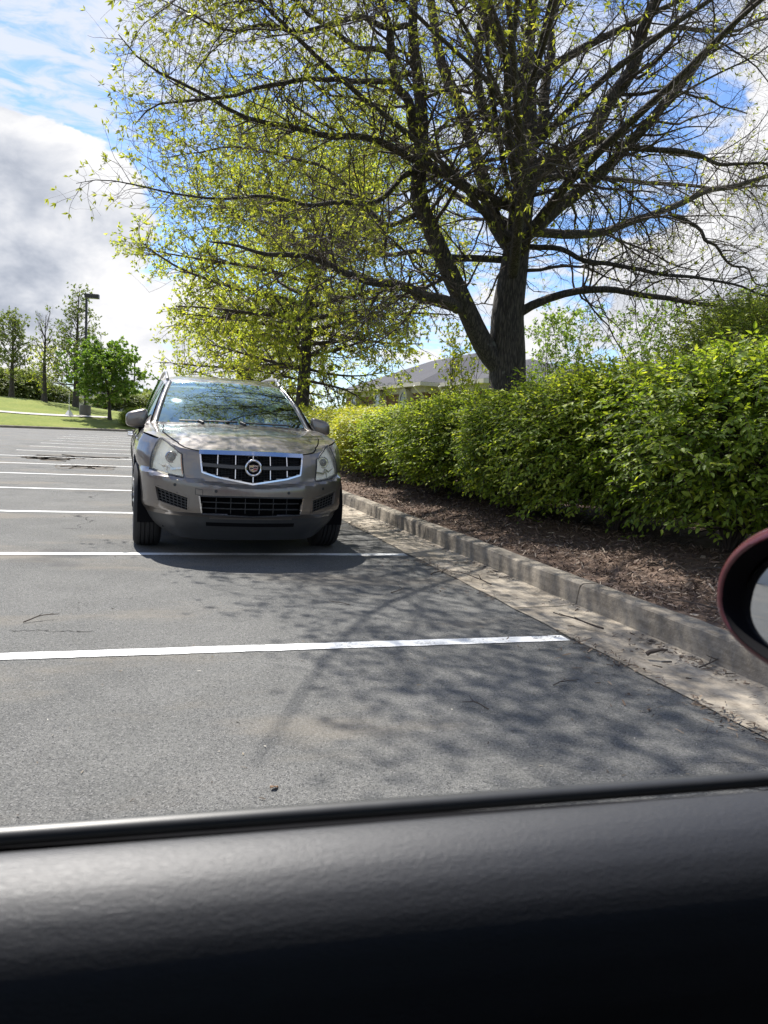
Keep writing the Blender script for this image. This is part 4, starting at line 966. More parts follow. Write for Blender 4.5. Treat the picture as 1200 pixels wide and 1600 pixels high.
def mat_lampcover():
    m, T, b = new_mat('hazed_lamp_cover'); T.n.remove(b); out = T.n['Material Output']
    tr = T.node('ShaderNodeBsdfTransparent'); T.put(tr.inputs[0], (.99, .98, .93, 1))
    pb = T.node('ShaderNodeBsdfPrincipled'); T.put(pb.inputs['Base Color'], (.93, .88, .72, 1)); pb.inputs['Roughness'].default_value = .12
    tc = T.node('ShaderNodeTexCoord').outputs['Object']
    mx = T.node('ShaderNodeMixShader'); T.put(mx.inputs[0], T.m('ADD', .16, T.m('MULTIPLY', T.step(T.noise(tc, 7, 4), .4, .7), .12)))
    T.l.new(tr.outputs[0], mx.inputs[1]); T.l.new(pb.outputs[0], mx.inputs[2]); T.l.new(mx.outputs[0], out.inputs[0])
    return m
MT['lampglass'] = mat_lampcover()

def build_suv():
    root = empty('parked_suv', (.91, 7.44, 0), R(0.6))
    tag(root, 'mocha grey SUV parked facing the viewer with chrome grille and yellowed headlights', 'car')
    half = [(0, -.955), (.15, -.948), (.30, -.928), (.45, -.893), (.57, -.845), (.67, -.78), (.76, -.685), (.83, -.575), (.885, -.45), (.918, -.28), (.935, 0), (.945, .4), (.95, 1), (.95, 1.8), (.955, 2.4), (.955, 2.9), (.935, 3.3), (.88, 3.6), (.78, 3.77), (.6, 3.85), (.3, 3.88), (0, 3.885)]
    hp = resample([(x, y) for x, y in half], 330, False)
    for _ in range(5): hp[1:-1] = hp[1:-1]*.5+(hp[:-2]+hp[2:])*.25
    hp[0, 0] = 0; hp[-1, 0] = 0
    tn = np.gradient(hp, axis=0); tn /= np.linalg.norm(tn, axis=1)[:, None]; nr = np.stack([tn[:, 1], -tn[:, 0]], 1)   # outward
    fz = [.16, .22, .26, .30, .34, .365, .385, .42, .50, .58, .612, .622, .632, .645, .72, .80, .88, .95, 1.02, 1.2]
    fo = [.16, .115, .085, .06, .045, .035, .006, .0, .0, .0, .003, .022, .044, .052, .060, .072, .092, .13, .19, .30]
    sz = [.16, .24, .28, .30, .36, .45, .60, .70, .78, .86, .95, 1.02, 1.08, 1.2]
    so = [.12, .08, .045, .03, .018, .028, .022, .004, .0, .002, .022, .062, .112, .16]
    def wfront(y): return float(np.clip((-.22-y)/.42, 0, 1))**.9
    def warp(x, z): 
        h = np.interp(z, [.26, .63, .90], [0, 1, 0]); return .105*(min(abs(x), .95)/.92)**1.5*h
    def unwarp(x, z):
        q = z
        for _ in range(6): q = z-warp(x, q)
        return q
    def inset(y, z):
        w_ = wfront(y); k_ = float(np.clip((y+.90)/.45, 0, 1))*float(np.clip((.2-y)/.3, 0, 1)); return k_*.35*max(0, .40-z)+w_*np.interp(z, fz, fo)+(1-w_)*np.interp(z, sz, so)
    def hoodz(x, y):
        zc = np.interp(y, [-.955, -.9, -.8, -.66, -.5, -.3, 0, .35, .6], [.890, .898, .922, .960, .995, 1.025, 1.063, 1.098, 1.11])
        ax = abs(x); f = np.clip((y+.9)/.5, 0, 1)
        return zc + .018*f*math.exp(-(ax/.42)**4) - .012*f*math.exp(-((ax-.62)/.10)**2) - .025*np.clip((ax-.80)/.12, 0, 1)
    def topz(i):
        x, y = hp[i]
        if y < .5: return float(hoodz(min(x, .9), y))
        return float(np.interp(y, [.5, 1.2, 2.5, 3.3, 3.9], [1.085, 1.10, 1.14, 1.19, 1.22]))
    arches = [(0.0, .385), (2.807, .385)]
    def lowz(i):
        x, y = hp[i]; z = .165
        if x > .5 and y < -.42: z = float(np.interp(y, [-.90, -.78, -.62, -.44], [.165, .168, .185, .235]))
        if y > -.5 and y > -.42 and x > .6: z = float(np.interp(y, [-.5, -.3, 3.2, 3.5], [.19, .28, .28, .24]))
        for (c, cz) in arches:
            r = .435; q = abs(y-c)
            if q < r and x > .5: z = max(z, cz+math.sqrt(r*r-q*q))
        return z
    zrows = sorted(set([.16, .175, .19, .205, .22, .24, .26, .28, .30, .32, .34, .352, .365, .385, .40, .42, .44, .46, .48, .50, .52, .54, .56, .58, .60, .612, .622, .632, .645, .66, .68, .70, .72, .74, .76, .78, .80, .82, .84, .86, .88, .90, .93, .95, .98, 1.0, 1.02, 1.05, 1.08, 1.11, 1.14, 1.17, 1.22]))
    def P(i, z, off=0.0):
        x, y = hp[i]; ins = inset(y, unwarp(x, z) if y < .1 else z)-off
        return (max(0.0, x-nr[i, 0]*ins) if i not in (0, len(hp)-1) else 0.0, y-nr[i, 1]*ins, z)
    xs_front = hp[:140, 0]
    def F(x, z, off=0.0):
        """point on the nose at signed x and height z"""
        s = 1 if x >= 0 else -1; k = np.interp(abs(x), hp[:130, 0], np.arange(130)); i = int(k); u = k-i
        a, b_ = np.array(P(i, z, off)), np.array(P(min(i+1, 329), z, off)); p = a*(1-u)+b_*u
        return (s*p[0], p[1], p[2])
    # openings cut through the nose: polygons in (x, z)
    lowI = [(-.425, .535), (.425, .535), (.405, .400), (0, .385), (-.405, .400)]
    fog = [(.515, .525), (.775, .600), (.750, .475), (.515, .412)]
    grl = [(-.445, .880), (.445, .880), (.415, .735), (.30, .705), (0, .655), (-.30, .705), (-.415, .735)]
    hl = [(.572, .682), (.612, .868), (.700, .915), (.850, .988), (.850, .920), (.848, .820), (.846, .730), (.74, .705)]
    def inpoly(p, poly):
        c = False; j = len(poly)-1
        for i in range(len(poly)):
            if (poly[i][1] > p[1]) != (poly[j][1] > p[1]) and p[0] < (poly[j][0]-poly[i][0])*(p[1]-poly[i][1])/(poly[j][1]-poly[i][1])+poly[i][0]: c = not c
            j = i
        return c
    holes = [lowI, fog, grl, hl]
    body = MB(); val = MB()
    for sgn in (1, -1):
        idx = {}
        def vid(mb, i, z):
            key = (id(mb), i, round(z, 4))
            if key not in idx:
                p = P(i, z); idx[key] = len(mb.v); mb.v.append((sgn*p[0], p[1], p[2]))
            return idx[key]
        for i in range(len(hp)-1):
            lo = (lowz(i), lowz(i+1)); hi_ = (topz(i), topz(i+1))
            for a, b_ in zip(zrows[:-1], zrows[1:]):
                z00, z01 = min(max(a, lo[0]), hi_[0]), min(max(b_, lo[0]), hi_[0]); z10, z11 = min(max(a, lo[1]), hi_[1]), min(max(b_, lo[1]), hi_[1])
                if z01-z00 < 1e-4 and z11-z10 < 1e-4: continue
                cx, cz = (hp[i, 0]+hp[i+1, 0])/2, (z00+z01+z10+z11)/4
                if hp[i, 1] < -.2:
                    skip = False
                    for h in holes:
                        px_ = cx
                        if inpoly((px_, cz), h) or (h is not fog and h is not hl and inpoly((-px_, cz), h)): skip = True
                    if skip: continue
                isval = cz < .355 + (0.02 if hp[i, 1] > -.3 else .01*cx) and (hp[i, 1] < 3.5)
                mb = val if isval else body
                q = [vid(mb, i, z00), vid(mb, i+1, z10), vid(mb, i+1, z11), vid(mb, i, z01)]
                q = [k for n_, k in enumerate(q) if k not in q[:n_]]
                if len(q) >= 3: mb.f.append(tuple(q))
    # the band between fender top edge and greenhouse, and hood deck
    iend = int(np.argmin(np.abs(hp[:200, 1]-.42)))
    hood = MB(); deck = MB(); fr_ = list(np.linspace(-1, 1, 41))
    istart = int(np.argmin(np.abs(hp[:140, 0]-.02)))
    def hrow(i, f0, f1, n, lift=0.0, skirt=0.0):
        p = P(i, topz(i)); row = []
        for f in np.linspace(f0, f1, n):
            x = p[0]*f; row.append((x, p[1], float(hoodz(x*.9/max(.2, .9), hp[i, 1]))*1.0+(p[2]-hoodz(hp[i, 0], hp[i, 1]))*abs(f)**6+lift))
        return row
    rows_ = [hrow(i, -1, 1, 41) for i in range(0, iend+1, 2)]
    deck.grid(rows_); body.add(deck.v, deck.f)
    body.build('body', MT['paint'], root, True, 28, True)
    val.build('lower_bumper', MT['valance'], root, True, 40)
    # raised hood panel; its edge leaves the shut line
    hrows = []
    for i in range(2, iend-3, 2):
        y = hp[i, 1]
        f = float(np.interp(hp[i, 0], [0, .46, .60, .74, .84, .93], [.985, .985, .95, .90, .86, .80]))
        core = hrow(i, -f, f, 37, .007)
        l_, r2 = core[0], core[-1]
        hrows.append([(l_[0]-.004, l_[1], l_[2]-.016)]+core+[(r2[0]+.004, r2[1], r2[2]-.016)])
    fr0 = [(x, y-.004, z-.02) for x, y, z in hrows[0]]
    hood.grid([fr0]+hrows).build('hood', MT['paint'], root, True, 50)
    # dark shut lines along the hood and between bumper and fender
    for s in (1, -1):
        pl = []
        for i in range(2, iend-3, 2):
            f = float(np.interp(hp[i, 0], [0, .46, .60, .74, .84, .93], [.985, .985, .95, .90, .86, .80]))+.008
            if f*hp[i, 0] < .44: continue
            r_ = hrow(i, -f, f, 3, .0005); pl.append(r_[2] if s > 0 else r_[0])
        MB().tube(pl, .0045, 6).build('shut_line', MT['black'], root)
    # ---- grille
    def inner(poly, k, off, name, mat, par):
        """dark box behind an opening"""
        m = MB(); n = len(poly)
        fr = [F(x, z, .004) for x, z in poly]; bk = [(p[0]*1.02, p[1]+k, p[2]) for p in fr]
        m.add(fr+bk, [(i, (i+1) % n, n+(i+1) % n, n+i) for i in range(n)]+[tuple(range(n, 2*n))])
        return m.build(name, mat, par, False)
    def dense(poly, closed=True, n=8):
        out = []; L = len(poly)
        for i in range(L if closed else L-1):
            a, b_ = poly[i], poly[(i+1) % L]
            for k in range(n): out.append((a[0]+(b_[0]-a[0])*k/n, a[1]+(b_[1]-a[1])*k/n))
        if closed: out.append(poly[0])
        else: out.append(poly[-1])
        return out
    def strip(poly, w, off, name, mat, par, closed=True, thick=.01, n=10):
        """flat moulding following a line on the nose"""
        pts = dense(poly, closed, n); rows_ = []
        for i, (x, z) in enumerate(pts):
            a = pts[i-1] if i else (pts[-2] if closed else pts[0]); b_ = pts[i+1] if i < len(pts)-1 else (pts[1] if closed else pts[-1])
            t = np.array([b_[0]-a[0], b_[1]-a[1]]); t = t/max(1e-6, np.linalg.norm(t)); q = np.array([t[1], -t[0]])*w/2
            rows_.append([F(x+q[0], z+q[1], off-thick), F(x+q[0]*.85, z+q[1]*.85, off), F(x-q[0]*.85, z-q[1]*.85, off), F(x-q[0], z-q[1], off-thick)])
        return MB().grid(rows_).build(name, mat, par, True, 35)
    grille = inner(grl, .07, 0, 'grille', MT['black'], root)
    sl = MB()
    def gx(z):  # half width of the grille at height z
        return float(np.interp(z, [.655, .705, .735, .880], [.0, .30, .415, .445]))
    for z in np.arange(.672, .876, .0135):
        xs_ = np.linspace(-gx(z)+.005, gx(z)-.005, 15); sl.grid([[(*F(x, z+dz, -.018+dy)[:2], z+dz) for x in xs_] for dz, dy in ((-.004, -.012), (.0, .0), (.0035, -.012))])
    for x in np.arange(-.43, .44, .028):
        zt_, zb_ = .876, .66+.05*min(1, abs(x)/.30)+max(0, (abs(x)-.3))*.26
        if abs(x) > .415: zb_ = .76
        sl.grid([[F(x+dx, z, -.026) for z in np.linspace(zb_+.008, zt_, 5)] for dx in (-.002, .002)])
    sl.build('mesh', MT['plastic'], grille, False)
    strip([(-.43, .795), (-.2, .786), (0, .782), (.2, .786), (.43, .795)], .034, .0, 'crossbar', MT['paint_dark'], grille, False, .03)
    for x in (-.300, -.150, .150, .300, 0.0):
        zb_ = .668+.05*min(1, abs(x)/.30)
        m = MB()
        for (za, zc) in ((zb_-.004, .766), (.803, .880)):
            pts = [F(x*(1.0+.02*(z-.7)), z, .003) for z in np.linspace(za, zc, 5)]
            m.tube(pts, .0062, 6)
        m.build('bar', MT['chrome'], grille)
    sur = strip([(-.452, .888), (-.422, .733), (-.302, .698), (0, .648), (.302, .698), (.422, .733), (.452, .888)], .016, .008, 'surround', MT['chrome'], grille, False, .02)
    strip([(-.462, .896), (-.2, .901), (0, .902), (.2, .901), (.462, .896)], .040, .012, 'top_moulding', MT['chrome'], grille, False, .02)
    # emblem: wreath ring, black field, crest of quartered bars
    ey = F(0, .782, .0)[1]; ec = (0, ey-.022, .783)
    em = MB()
    for k in range(48):
        t = 2*math.pi*k/48
    ring = [(ec[0]+.062*math.cos(t), ec[1], ec[2]+.062*math.sin(t)) for t in np.linspace(0, 2*math.pi, 49)]
    em = MB().tube(ring, .0105, 8, caps=False).build('emblem', MT['chrome'], grille)
    MB().lathe([(-.004, 0), (-.004, .058), (.02, .058)], ec, 'Y', 32).build('emblem_field', MT['black'], em)
    def crest(poly, off, name, mat):
        n = len(poly); m = MB(); m.add([(ec[0]+x, ec[1]-.006-off, ec[2]+z) for x, z in poly]+[(ec[0]+x, ec[1]-.002, ec[2]+z) for x, z in poly], [tuple(range(n))]+[(i, (i+1) % n, n+(i+1) % n, n+i) for i in range(n)])
        return m.build(name, mat, em, False)
    crest([(-.040, .026), (-.033, .022), (0, .027), (.033, .022), (.040, .026), (.035, -.012), (.024, -.025), (0, -.034), (-.024, -.025), (-.035, -.012)], .001, 'crest', MT['chrome'])
    crest([(-.032, .018), (-.002, .021), (-.002, .012), (-.032, .010)], .0025, 'crest_bar', MT['crest_gold'])
    crest([(.002, .012), (.031, .010), (.030, .002), (.002, .003)], .0025, 'crest_bar', MT['black'])
    crest([(-.030, .002), (-.002, .003), (-.002, -.005), (-.028, -.006)], .0025, 'crest_bar', MT['black'])
    crest([(.002, -.005), (.028, -.006), (.024, -.016), (.002, -.017)], .0025, 'crest_bar', MT['crest_red'])
    crest([(-.024, -.016), (-.002, -.017), (-.002, -.028), (-.016, -.022)], .0025, 'crest_bar', MT['crest_gold'])
    # ---- lower intake and fog grilles
    li = inner(lowI, .10, 0, 'lower_intake', MT['black'], root)
    m = MB()
    for z in (.44, .49): m.grid([[F(x, z+dz, -.03+dy) for x in np.linspace(-.41, .41, 13)] for dz, dy in ((-.005, -.03), (-.003, 0), (.003, 0), (.005, -.03))])
    for x in (-.3, -.18, -.06, .06, .18, .3): m.grid([[F(x+dx, z, -.035) for z in np.linspace(.40, .53, 4)] for dx in (-.003, .003)])
    m.build('grid', MT['plastic'], li, False)
    strip([(-.430, .541), (-.408, .396), (0, .381), (.408, .396), (.430, .541)], .013, .006, 'surround', MT['chrome'], li, False, .02)
    strip([(-.430, .541), (0, .545), (.430, .541)], .014, .004, 'lip', MT['plastic'], li, False, .02)
    for s in (1, -1):
        pg = [(s*x, z) for x, z in fog]; fg = inner(pg, .06, 0, 'fog_grille', MT['black'], root)
        m = MB()
        for t in (.2, .4, .6, .8):
            a = np.array(fog[0])*(1-t)+np.array(fog[3])*t; b_ = np.array(fog[1])*(1-t)+np.array(fog[2])*t
            m.grid([[F(s*(a[0]+(b_[0]-a[0])*u), a[1]+(b_[1]-a[1])*u+dz, -.015) for u in np.linspace(.02, .98, 7)] for dz in (-.004, .004)])
        for u in np.linspace(.12, .88, 7):
            a = np.array(fog[0])*(1-u)+np.array(fog[1])*u; b_ = np.array(fog[3])*(1-u)+np.array(fog[2])*u
            m.grid([[F(s*(a[0]+(b_[0]-a[0])*t+dx), a[1]+(b_[1]-a[1])*t, -.018) for t in np.linspace(.03, .97, 4)] for dx in (-.004, .004)])
        m.build('grid', MT['plastic'], fg, False)
        strip(pg if s > 0 else pg, .014, .004, 'surround', MT['paint'], fg, True, .02)
    # lower slot of the valance, sensors, tow-eye cover
    m = MB().grid([[F(x, z, .006) for x in np.linspace(-.38, .38, 15)] for z in (.290, .305, .322)]); m.build('lower_slot', MT['black'], root)
    for x, z in ((-.62, .62), (-.30, .585), (.30, .585), (.62, .62)):
        p = F(x, z, .002); p2 = F(x, z, -.01); m = MB()
        m.tube([p2, p], .013, 14).build('parking_sensor', MT['plastic'], root)
    strip([(-.462, .600), (-.405, .592), (-.405, .545), (-.462, .552)], .004, .0025, 'tow_cover', MT['plastic'], root, True, .004, 4)
    # ---- headlights
    for s in (1, -1):
        pg = [(s*x, z) for x, z in hl]
        hlo = inner(pg, .055, 0, 'headlight', MT['reflector'], root)
        n = len(hl); c_ = (s*.745, .83)
        rows_ = []
        dp = dense(pg, True, 6)
        for k in (1.0, .8, .55, .28, .02): rows_.append([F(c_[0]+(x-c_[0])*k, c_[1]+(z-c_[1])*k, .004+.006*(1-k)) for x, z in dp])
        MB().grid(rows_).build('cover', MT['lampglass'], hlo, True, 60)
        strip(pg, .010, .005, 'bezel', MT['plastic'], hlo, True, .02)
        pc = np.array(F(s*.715, .838, -.022)); ax = Vector((s*.10, -1, 0.02)).normalized()
        rings = MB(); prof = [(-.05, .050), (.0, .052), (.010, .047), (.004, .041), (.004, .036)]
        q = ax.to_track_quat('Y', 'Z').to_matrix()
        r1 = MB().lathe([(-a, r) for a, r in prof], (0, 0, 0), 'Y', 28); r1.v = [tuple(Vector(pc)+q @ Vector((v[0], -v[1], v[2]))) for v in r1.v]
        pj = r1.build('projector', MT['chrome'], hlo)
        r2 = MB().lathe([(.002, .038), (.012, .030), (.019, .016), (.021, 0)], (0, 0, 0), 'Y', 28); r2.v = [tuple(Vector(pc)+q @ Vector(v)) for v in r2.v]
        r2.build('lens', MT['dark_glass'], pj)
        # dark surround behind the projector, chevron divider, lower amber turn lamp, amber side edge
        strip([(s*.61, .755), (s*.70, .742), (s*.735, .775), (s*.775, .752), (s*.862, .79)], .020, -.020, 'divider', MT['chrome'], hlo, False, .03)
        strip([(s*.735, .775), (s*.735, .712)], .014, -.018, 'divider', MT['chrome'], hlo, False, .03)
        strip([(s*.588, .70), (s*.622, .865)], .010, -.004, 'side_marker', MT['amber'], hlo, False, .02) if s < 0 else None
        m = MB().grid([[F(s*x, z, -.05) for x in (.62, .66, .70, .725)] for z in (.705, .725, .74)]); m.build('turn_lamp', MT['turn'], hlo)
    # ---- greenhouse
    def belt(y): i = int(np.argmin(np.abs(hp[60:300, 1]-y)))+60; return P(i, topz(i))
    roofz = lambda y: float(np.interp(y, [1.10, 1.3, 1.7, 2.3, 2.9, 3.35], [1.545, 1.585, 1.632, 1.645, 1.625, 1.585]))
    roofw = lambda y: float(np.interp(y, [1.1, 1.6, 2.6, 3.4], [.575, .605, .615, .585]))
    def wsrow(t, n=25, k=1.0):
        row = []
        for f in np.linspace(-1, 1, n):
            bx_, by_, bz_ = f*.735, .30+.17*f*f, 1.100+.008*(1-f*f); tx_, ty_, tz_ = f*.575, 1.10+.09*f*f, 1.552-.02*f*f
            bul = math.sin(math.pi*t)
            row.append((bx_*(1-t)+tx_*t, by_*(1-t)+ty_*t-.035*bul, bz_*(1-t)+tz_*t+.030*bul))
        return row
    MB().grid([wsrow(t) for t in np.linspace(0, 1, 12)]).build('windscreen', MT['windscreen'], root, True, 80)
    # black band round the glass, mostly at the foot
    MB().grid([[(x, y-.004, z-.002) for x, y, z in wsrow(t)] for t in (-.035, 0, .035)]).build('cowl', MT['plastic'], root)
    rf = MB(); ys = list(np.linspace(1.11, 3.4, 20))
    def rrow(y, t0=None):
        w_ = roofw(y)+.055; row = []
        for f in np.linspace(-1, 1, 25): row.append((f*w_, y+(.09*f*f if y < 1.2 else .09*f*f*max(0, 1-(y-1.2)/.4)), roofz(y)-.022*f*f-.035*abs(f)**8))
        return row
    rf.grid([[(x, y-.015, z-.014) for x, y, z in rrow(ys[0])]]+[rrow(y) for y in ys]).build('roof', MT['paint'], root, True, 50)
    for s in (1, -1):
        # A-pillar: body-colour blade beside the glass
        rows_ = []
        for t in np.linspace(-.06, 1.0, 12):
            w_ = wsrow(min(max(t, 0), 1), 25)[24 if s > 0 else 0]; x, y, z = w_
            if t < 0: x, y, z = x+s*.03, y-.10, z-.02
            e = .085-.02*t
            rows_.append([(x-s*.012, y-.006, z+.001), (x+s*.012, y-.002, z+.010), (x+s*e*.55, y+.03, z+.006), (x+s*e*.95, y+.09, z-.025), (x+s*e, y+.15, z-.06)])
        MB().grid(rows_).build('windscreen_pillar', MT['paint'], root, True, 70)
        pl = [wsrow(t, 25)[24 if s > 0 else 0] for t in np.linspace(.0, 1, 10)]
        MB().tube([(x+s*.006, y-.008, z+.010) for x, y, z in pl], .009, 8).build('pillar_moulding', MT['chrome_dull'], root)
        # side glass and pillars
        def side(y, t):
            b_ = belt(min(max(y, .45), 3.75)); xr, zr = roofw(y)+.052, roofz(y)-.065
            if y < 1.12:
                u = (y-.42)/.70; b2 = wsrow(min(max(u, 0), 1), 3)[2]; xr = b2[0]+.07; zr = b2[2]-.03
            return (s*(b_[0]*(1-t)+xr*t+.02*math.sin(math.pi*t)), y, (b_[2]-.005)*(1-t)+zr*t)
        for y0_, y1_ in ((.55, 1.40), (1.47, 2.40), (2.47, 3.25)):
            MB().grid([[side(y, t) for t in np.linspace(0, 1, 8)] for y in np.linspace(y0_, y1_, 10)]).build('side_window', MT['sideglass'], root, True, 80)
        for y0_, y1_ in ((.42, .56), (1.38, 1.49), (2.38, 2.49), (3.22, 3.7)):
            pm = MB().grid([[tuple(np.array(side(y, t))+np.array([s*.004, 0, 0])) for t in np.linspace(0, 1, 8)] for y in np.linspace(y0_, y1_, 5)])
            pm.build('pillar', MT['paint'], root)
        # roof rail
        rp = [(s*.60, 1.36, roofz(1.36)-.03)]+[(s*.605, y, roofz(y)+.022) for y in np.linspace(1.62, 3.0, 8)]+[(s*.60, 3.15, roofz(3.15)-.03)]
        MB().tube(rp, .017, 8).build('roof_rail', MT['chrome_dull'], root)
        # mirror: painted cap, black foot, glass
        mc = Vector((s*.912, .66, 1.135))
        bm = bmesh.new(); bmesh.ops.create_uvsphere(bm, u_segments=24, v_segments=16, radius=1)
        vs = []
        for v in bm.verts:
            x, y, z = v.co
            sx = math.copysign(abs(x)**.5, x); sz_ = math.copysign(abs(z)**.5, z); yy = math.copysign(abs(y)**.8, y)
            tap = 1+.16*sx*1.0
            v.co = Vector((s*sx*.105, yy*.075 if y < 0 else yy*.045, sz_*.078*(1.08-.22*sx)-.012*sx))
        bm.verts.index_update(); mm = MB().add([v.co+mc for v in bm.verts], [[v.index for v in f.verts] for f in bm.faces]); bm.free()
        mo = mm.build('mirror', MT['paint'], root, True, 60)
        MB().tube([(s*.79, .62, 1.062), (s*.84, .64, 1.058), (s*.91, .655, 1.060), (s*.985, .665, 1.072)], [.026, .030, .032, .020], 10, flat=(.75, 1.5)).build('mirror_foot', MT['plastic'], mo)
        MB().add([tuple(mc+Vector((s*a, .052, b_))) for a, b_ in ((-.09, -.06), (.085, -.05), (.09, .045), (-.09, .07))], [(0, 1, 2, 3)]).build('mirror_glass', MT['chrome'], mo, False)
        for y in (1.25, 2.25):
            b_ = belt(y); MB().tube([(s*.945, y-.1, .955), (s*.985, y-.07, .96), (s*.988, y+.07, .962), (s*.945, y+.1, .96)], .014, 8).build('door_handle', MT['chrome'], root)
        for y in (.50, 1.43, 2.44):   # door shut lines
            i = int(np.argmin(np.abs(hp[60:300, 1]-y)))+60
            MB().tube([(s*P(i, z, .001)[0], P(i, z)[1], z) for z in np.linspace(max(.34, lowz(i)+.02), topz(i), 12)], .004, 6).build('shut_line', MT['black'], root)
    # shelf between belt and greenhouse
    # wipers
    for x0_, x1_, t0_, t1_ in ((-.52, .02, .03, .045), (.05, .56, .035, .035)):
        r0_ = wsrow(t0_, 101); r1_ = wsrow(t1_, 101); k0, k1 = int((x0_/.735+1)*50), int((x1_/.735+1)*50)
        pts = []
        for u in np.linspace(0, 1, 10):
            k = int(k0+(k1-k0)*u); a, b_ = np.array(r0_[k]), np.array(r1_[k]); p = a*(1-u)+b_*u; pts.append((p[0], p[1]-.014, p[2]+.018))
        w_ = MB().tube(pts, [.008]*10, 6).build('wiper', MT['plastic'], root)
        MB().tube([pts[0 if x0_ < 0 and False else (3 if x0_ < 0 else 0)], (pts[3 if x0_ < 0 else 0][0]+.04, pts[3 if x0_ < 0 else 0][1]-.05, pts[3 if x0_ < 0 else 0][2]-.018)], .016, 8).build('wiper_arm', MT['plastic'], w_)
    # rear glass, tail, floor, cabin
    MB().grid([[(f*(.60+.16*t), 3.38+.42*t, roofz(3.35)-.02-(.40*t)-.02*f*f) for f in np.linspace(-1, 1, 9)] for t in np.linspace(0, 1, 5)]).build('rear_window', MT['sideglass'], root)
    MB().box((0, 1.45, .27), (1.40, 4.0, .06)).build('underbody', MT['black'], root, False)
    cb = MB(); cb.grid([[(f*.80, y, z-.03*f*f) for f in np.linspace(-1, 1, 9)] for y, z in ((.46, 1.075), (.75, 1.075), (.98, 1.06), (1.02, .98), (1.04, .6), (1.9, .5), (3.6, .5))])
    cb.build('cabin_floor', MT['cabin'], root)
    MB().grid([[(x, .40, z) for x in (-.9, .9)] for z in (.3, 1.06)]).build('firewall', MT['black'], root, False)
    for s in (1, -1):
        sm = MB(); sm.box((s*.38, 1.95, .98), (.50, .16, .66), rot=Matrix.Rotation(R(-14), 3, 'X'), bev=.05); sm.box((s*.38, 1.72, .66), (.50, .50, .16), bev=.05)
        so_ = sm.build('seat', MT['seat'], root, True, 50)
        MB().box((s*.38, 2.07, 1.40), (.27, .10, .19), rot=Matrix.Rotation(R(-8), 3, 'X'), bev=.04).build('headrest', MT['seat'], so_)
    rs = MB().box((0, 2.95, .98), (1.25, .18, .70), rot=Matrix.Rotation(R(-14), 3, 'X'), bev=.05).build('rear_seat', MT['seat'], root, True, 50)
    stw = [(.38+.18*math.cos(t), 1.22+.06*math.sin(t), 1.00+.165*math.sin(t)) for t in np.linspace(0, 2*math.pi, 33)]
    sw = MB().tube(stw, .014, 8, caps=False).build('steering_wheel', MT['plastic'], root)
    MB().box((.38, 1.215, .99), (.34, .03, .07), bev=.01).build('hub', MT['plastic'], sw)
    MB().box((0, 1.13, 1.475), (.22, .03, .06), bev=.012).build('rear_view_mirror', MT['plastic'], root)
    # ---- wheels and arches
    for y in (0.0, 2.807):
        for s in (1, -1):
            wh = empty('wheel', (s*.815, y, .380)); wh.parent = root
            tp = [(-.118, .235), (-.120, .27), (-.119, .33), (-.108, .362), (-.085, .377)]
            for gx_ in (-.055, -.02, .02, .055): tp += [(gx_-.008, .380), (gx_-.004, .370), (gx_+.004, .370), (gx_+.008, .380)]
            tp += [(.085, .377), (.108, .362), (.119, .33), (.120, .27), (.118, .235)]
            MB().lathe(tp, (0, 0, 0), 'X', 56).build('tyre', MT['rubber'], wh)
            rm = MB(); rm.lathe([(-.10, .236), (s*.095, .238), (s*.108, .232), (s*.10, .215), (s*.06, .205), (-s*.05, .20)], (0, 0, 0), 'X', 48)
            for k in range(7):
                t = 2*math.pi*k/7; rm.tube([(s*.075, .05*math.cos(t), .05*math.sin(t)), (s*.095, .13*math.cos(t), .13*math.sin(t)), (s*.097, .222*math.cos(t), .222*math.sin(t))], [.026, .022, .030], 8)
            rm.lathe([(s*.05, .0), (s*.10, .0), (s*.10, .045), (s*.085, .07), (s*.04, .07)], (0, 0, 0), 'X', 24)
            rm.build('rim', MT['alloy'], wh)
            a = MB(); t = np.linspace(-.3, math.pi+.3, 24)
            a.grid([[(s*x_, y+.437*math.cos(q), .385+.437*math.sin(q)) for q in t] for x_ in (.52, .905)]); a.build('wheel_arch', MT['black'], root)
    return root
MT['paint_dark'] = plain('grille_bar_grey', (.06, .058, .056), .4, .3)
MT['chrome_dull'] = plain('satin_metal', (.42, .41, .40), .3, .9)
MT['sideglass'] = mat_glass('side_glass', (.10, .12, .12), .10)
MT['turn'] = plain('turn_lamp', (.50, .36, .24), .3)
suv = build_suv()

# ------------------------------------------------------------------ the maroon car the view is taken from
MT['maroon'] = mat_paint('maroon_paint', (.060, .004, .009), .0, .40, .15, .0, (.2, .12, .12), .40, .3)
def mat_grain():
    m, T, b = new_mat('black_door_trim')
    tc = T.node('ShaderNodeTexCoord').outputs['Object']
    n = T.noise(T.v('MULTIPLY', tc, (150, 560, 560)), 1.0, 5, .65, .3); n2 = T.noise(tc, 420, 3, .6); n3 = T.noise(tc, 5, 4, .6)
    T.put(b.inputs['Base Color'], T.mix(n3, (.010, .011, .014), (.017, .019, .024)))
    T.put(b.inputs['Roughness'], T.m('ADD', .40, T.m('MULTIPLY', n, .22)))
    b.inputs['Specular IOR Level'].default_value = .55
    bp = T.node('ShaderNodeBump'); bp.inputs['Strength'].default_value = .6; bp.inputs['Distance'].default_value = .0007
    T.put(bp.inputs['Height'], T.m('ADD', n, T.m('MULTIPLY', n2, .5))); T.l.new(bp.outputs[0], b.inputs['Normal'])
    return m
MT['trim_black'] = mat_grain()
MT['seal'] = plain('rubber_seal', (.025, .026, .027), .42, var=.15, scale=50)
MT['mirror_glass'] = plain('mirror_glass', (.50, .52, .54), .02, 1.0, var=.01)
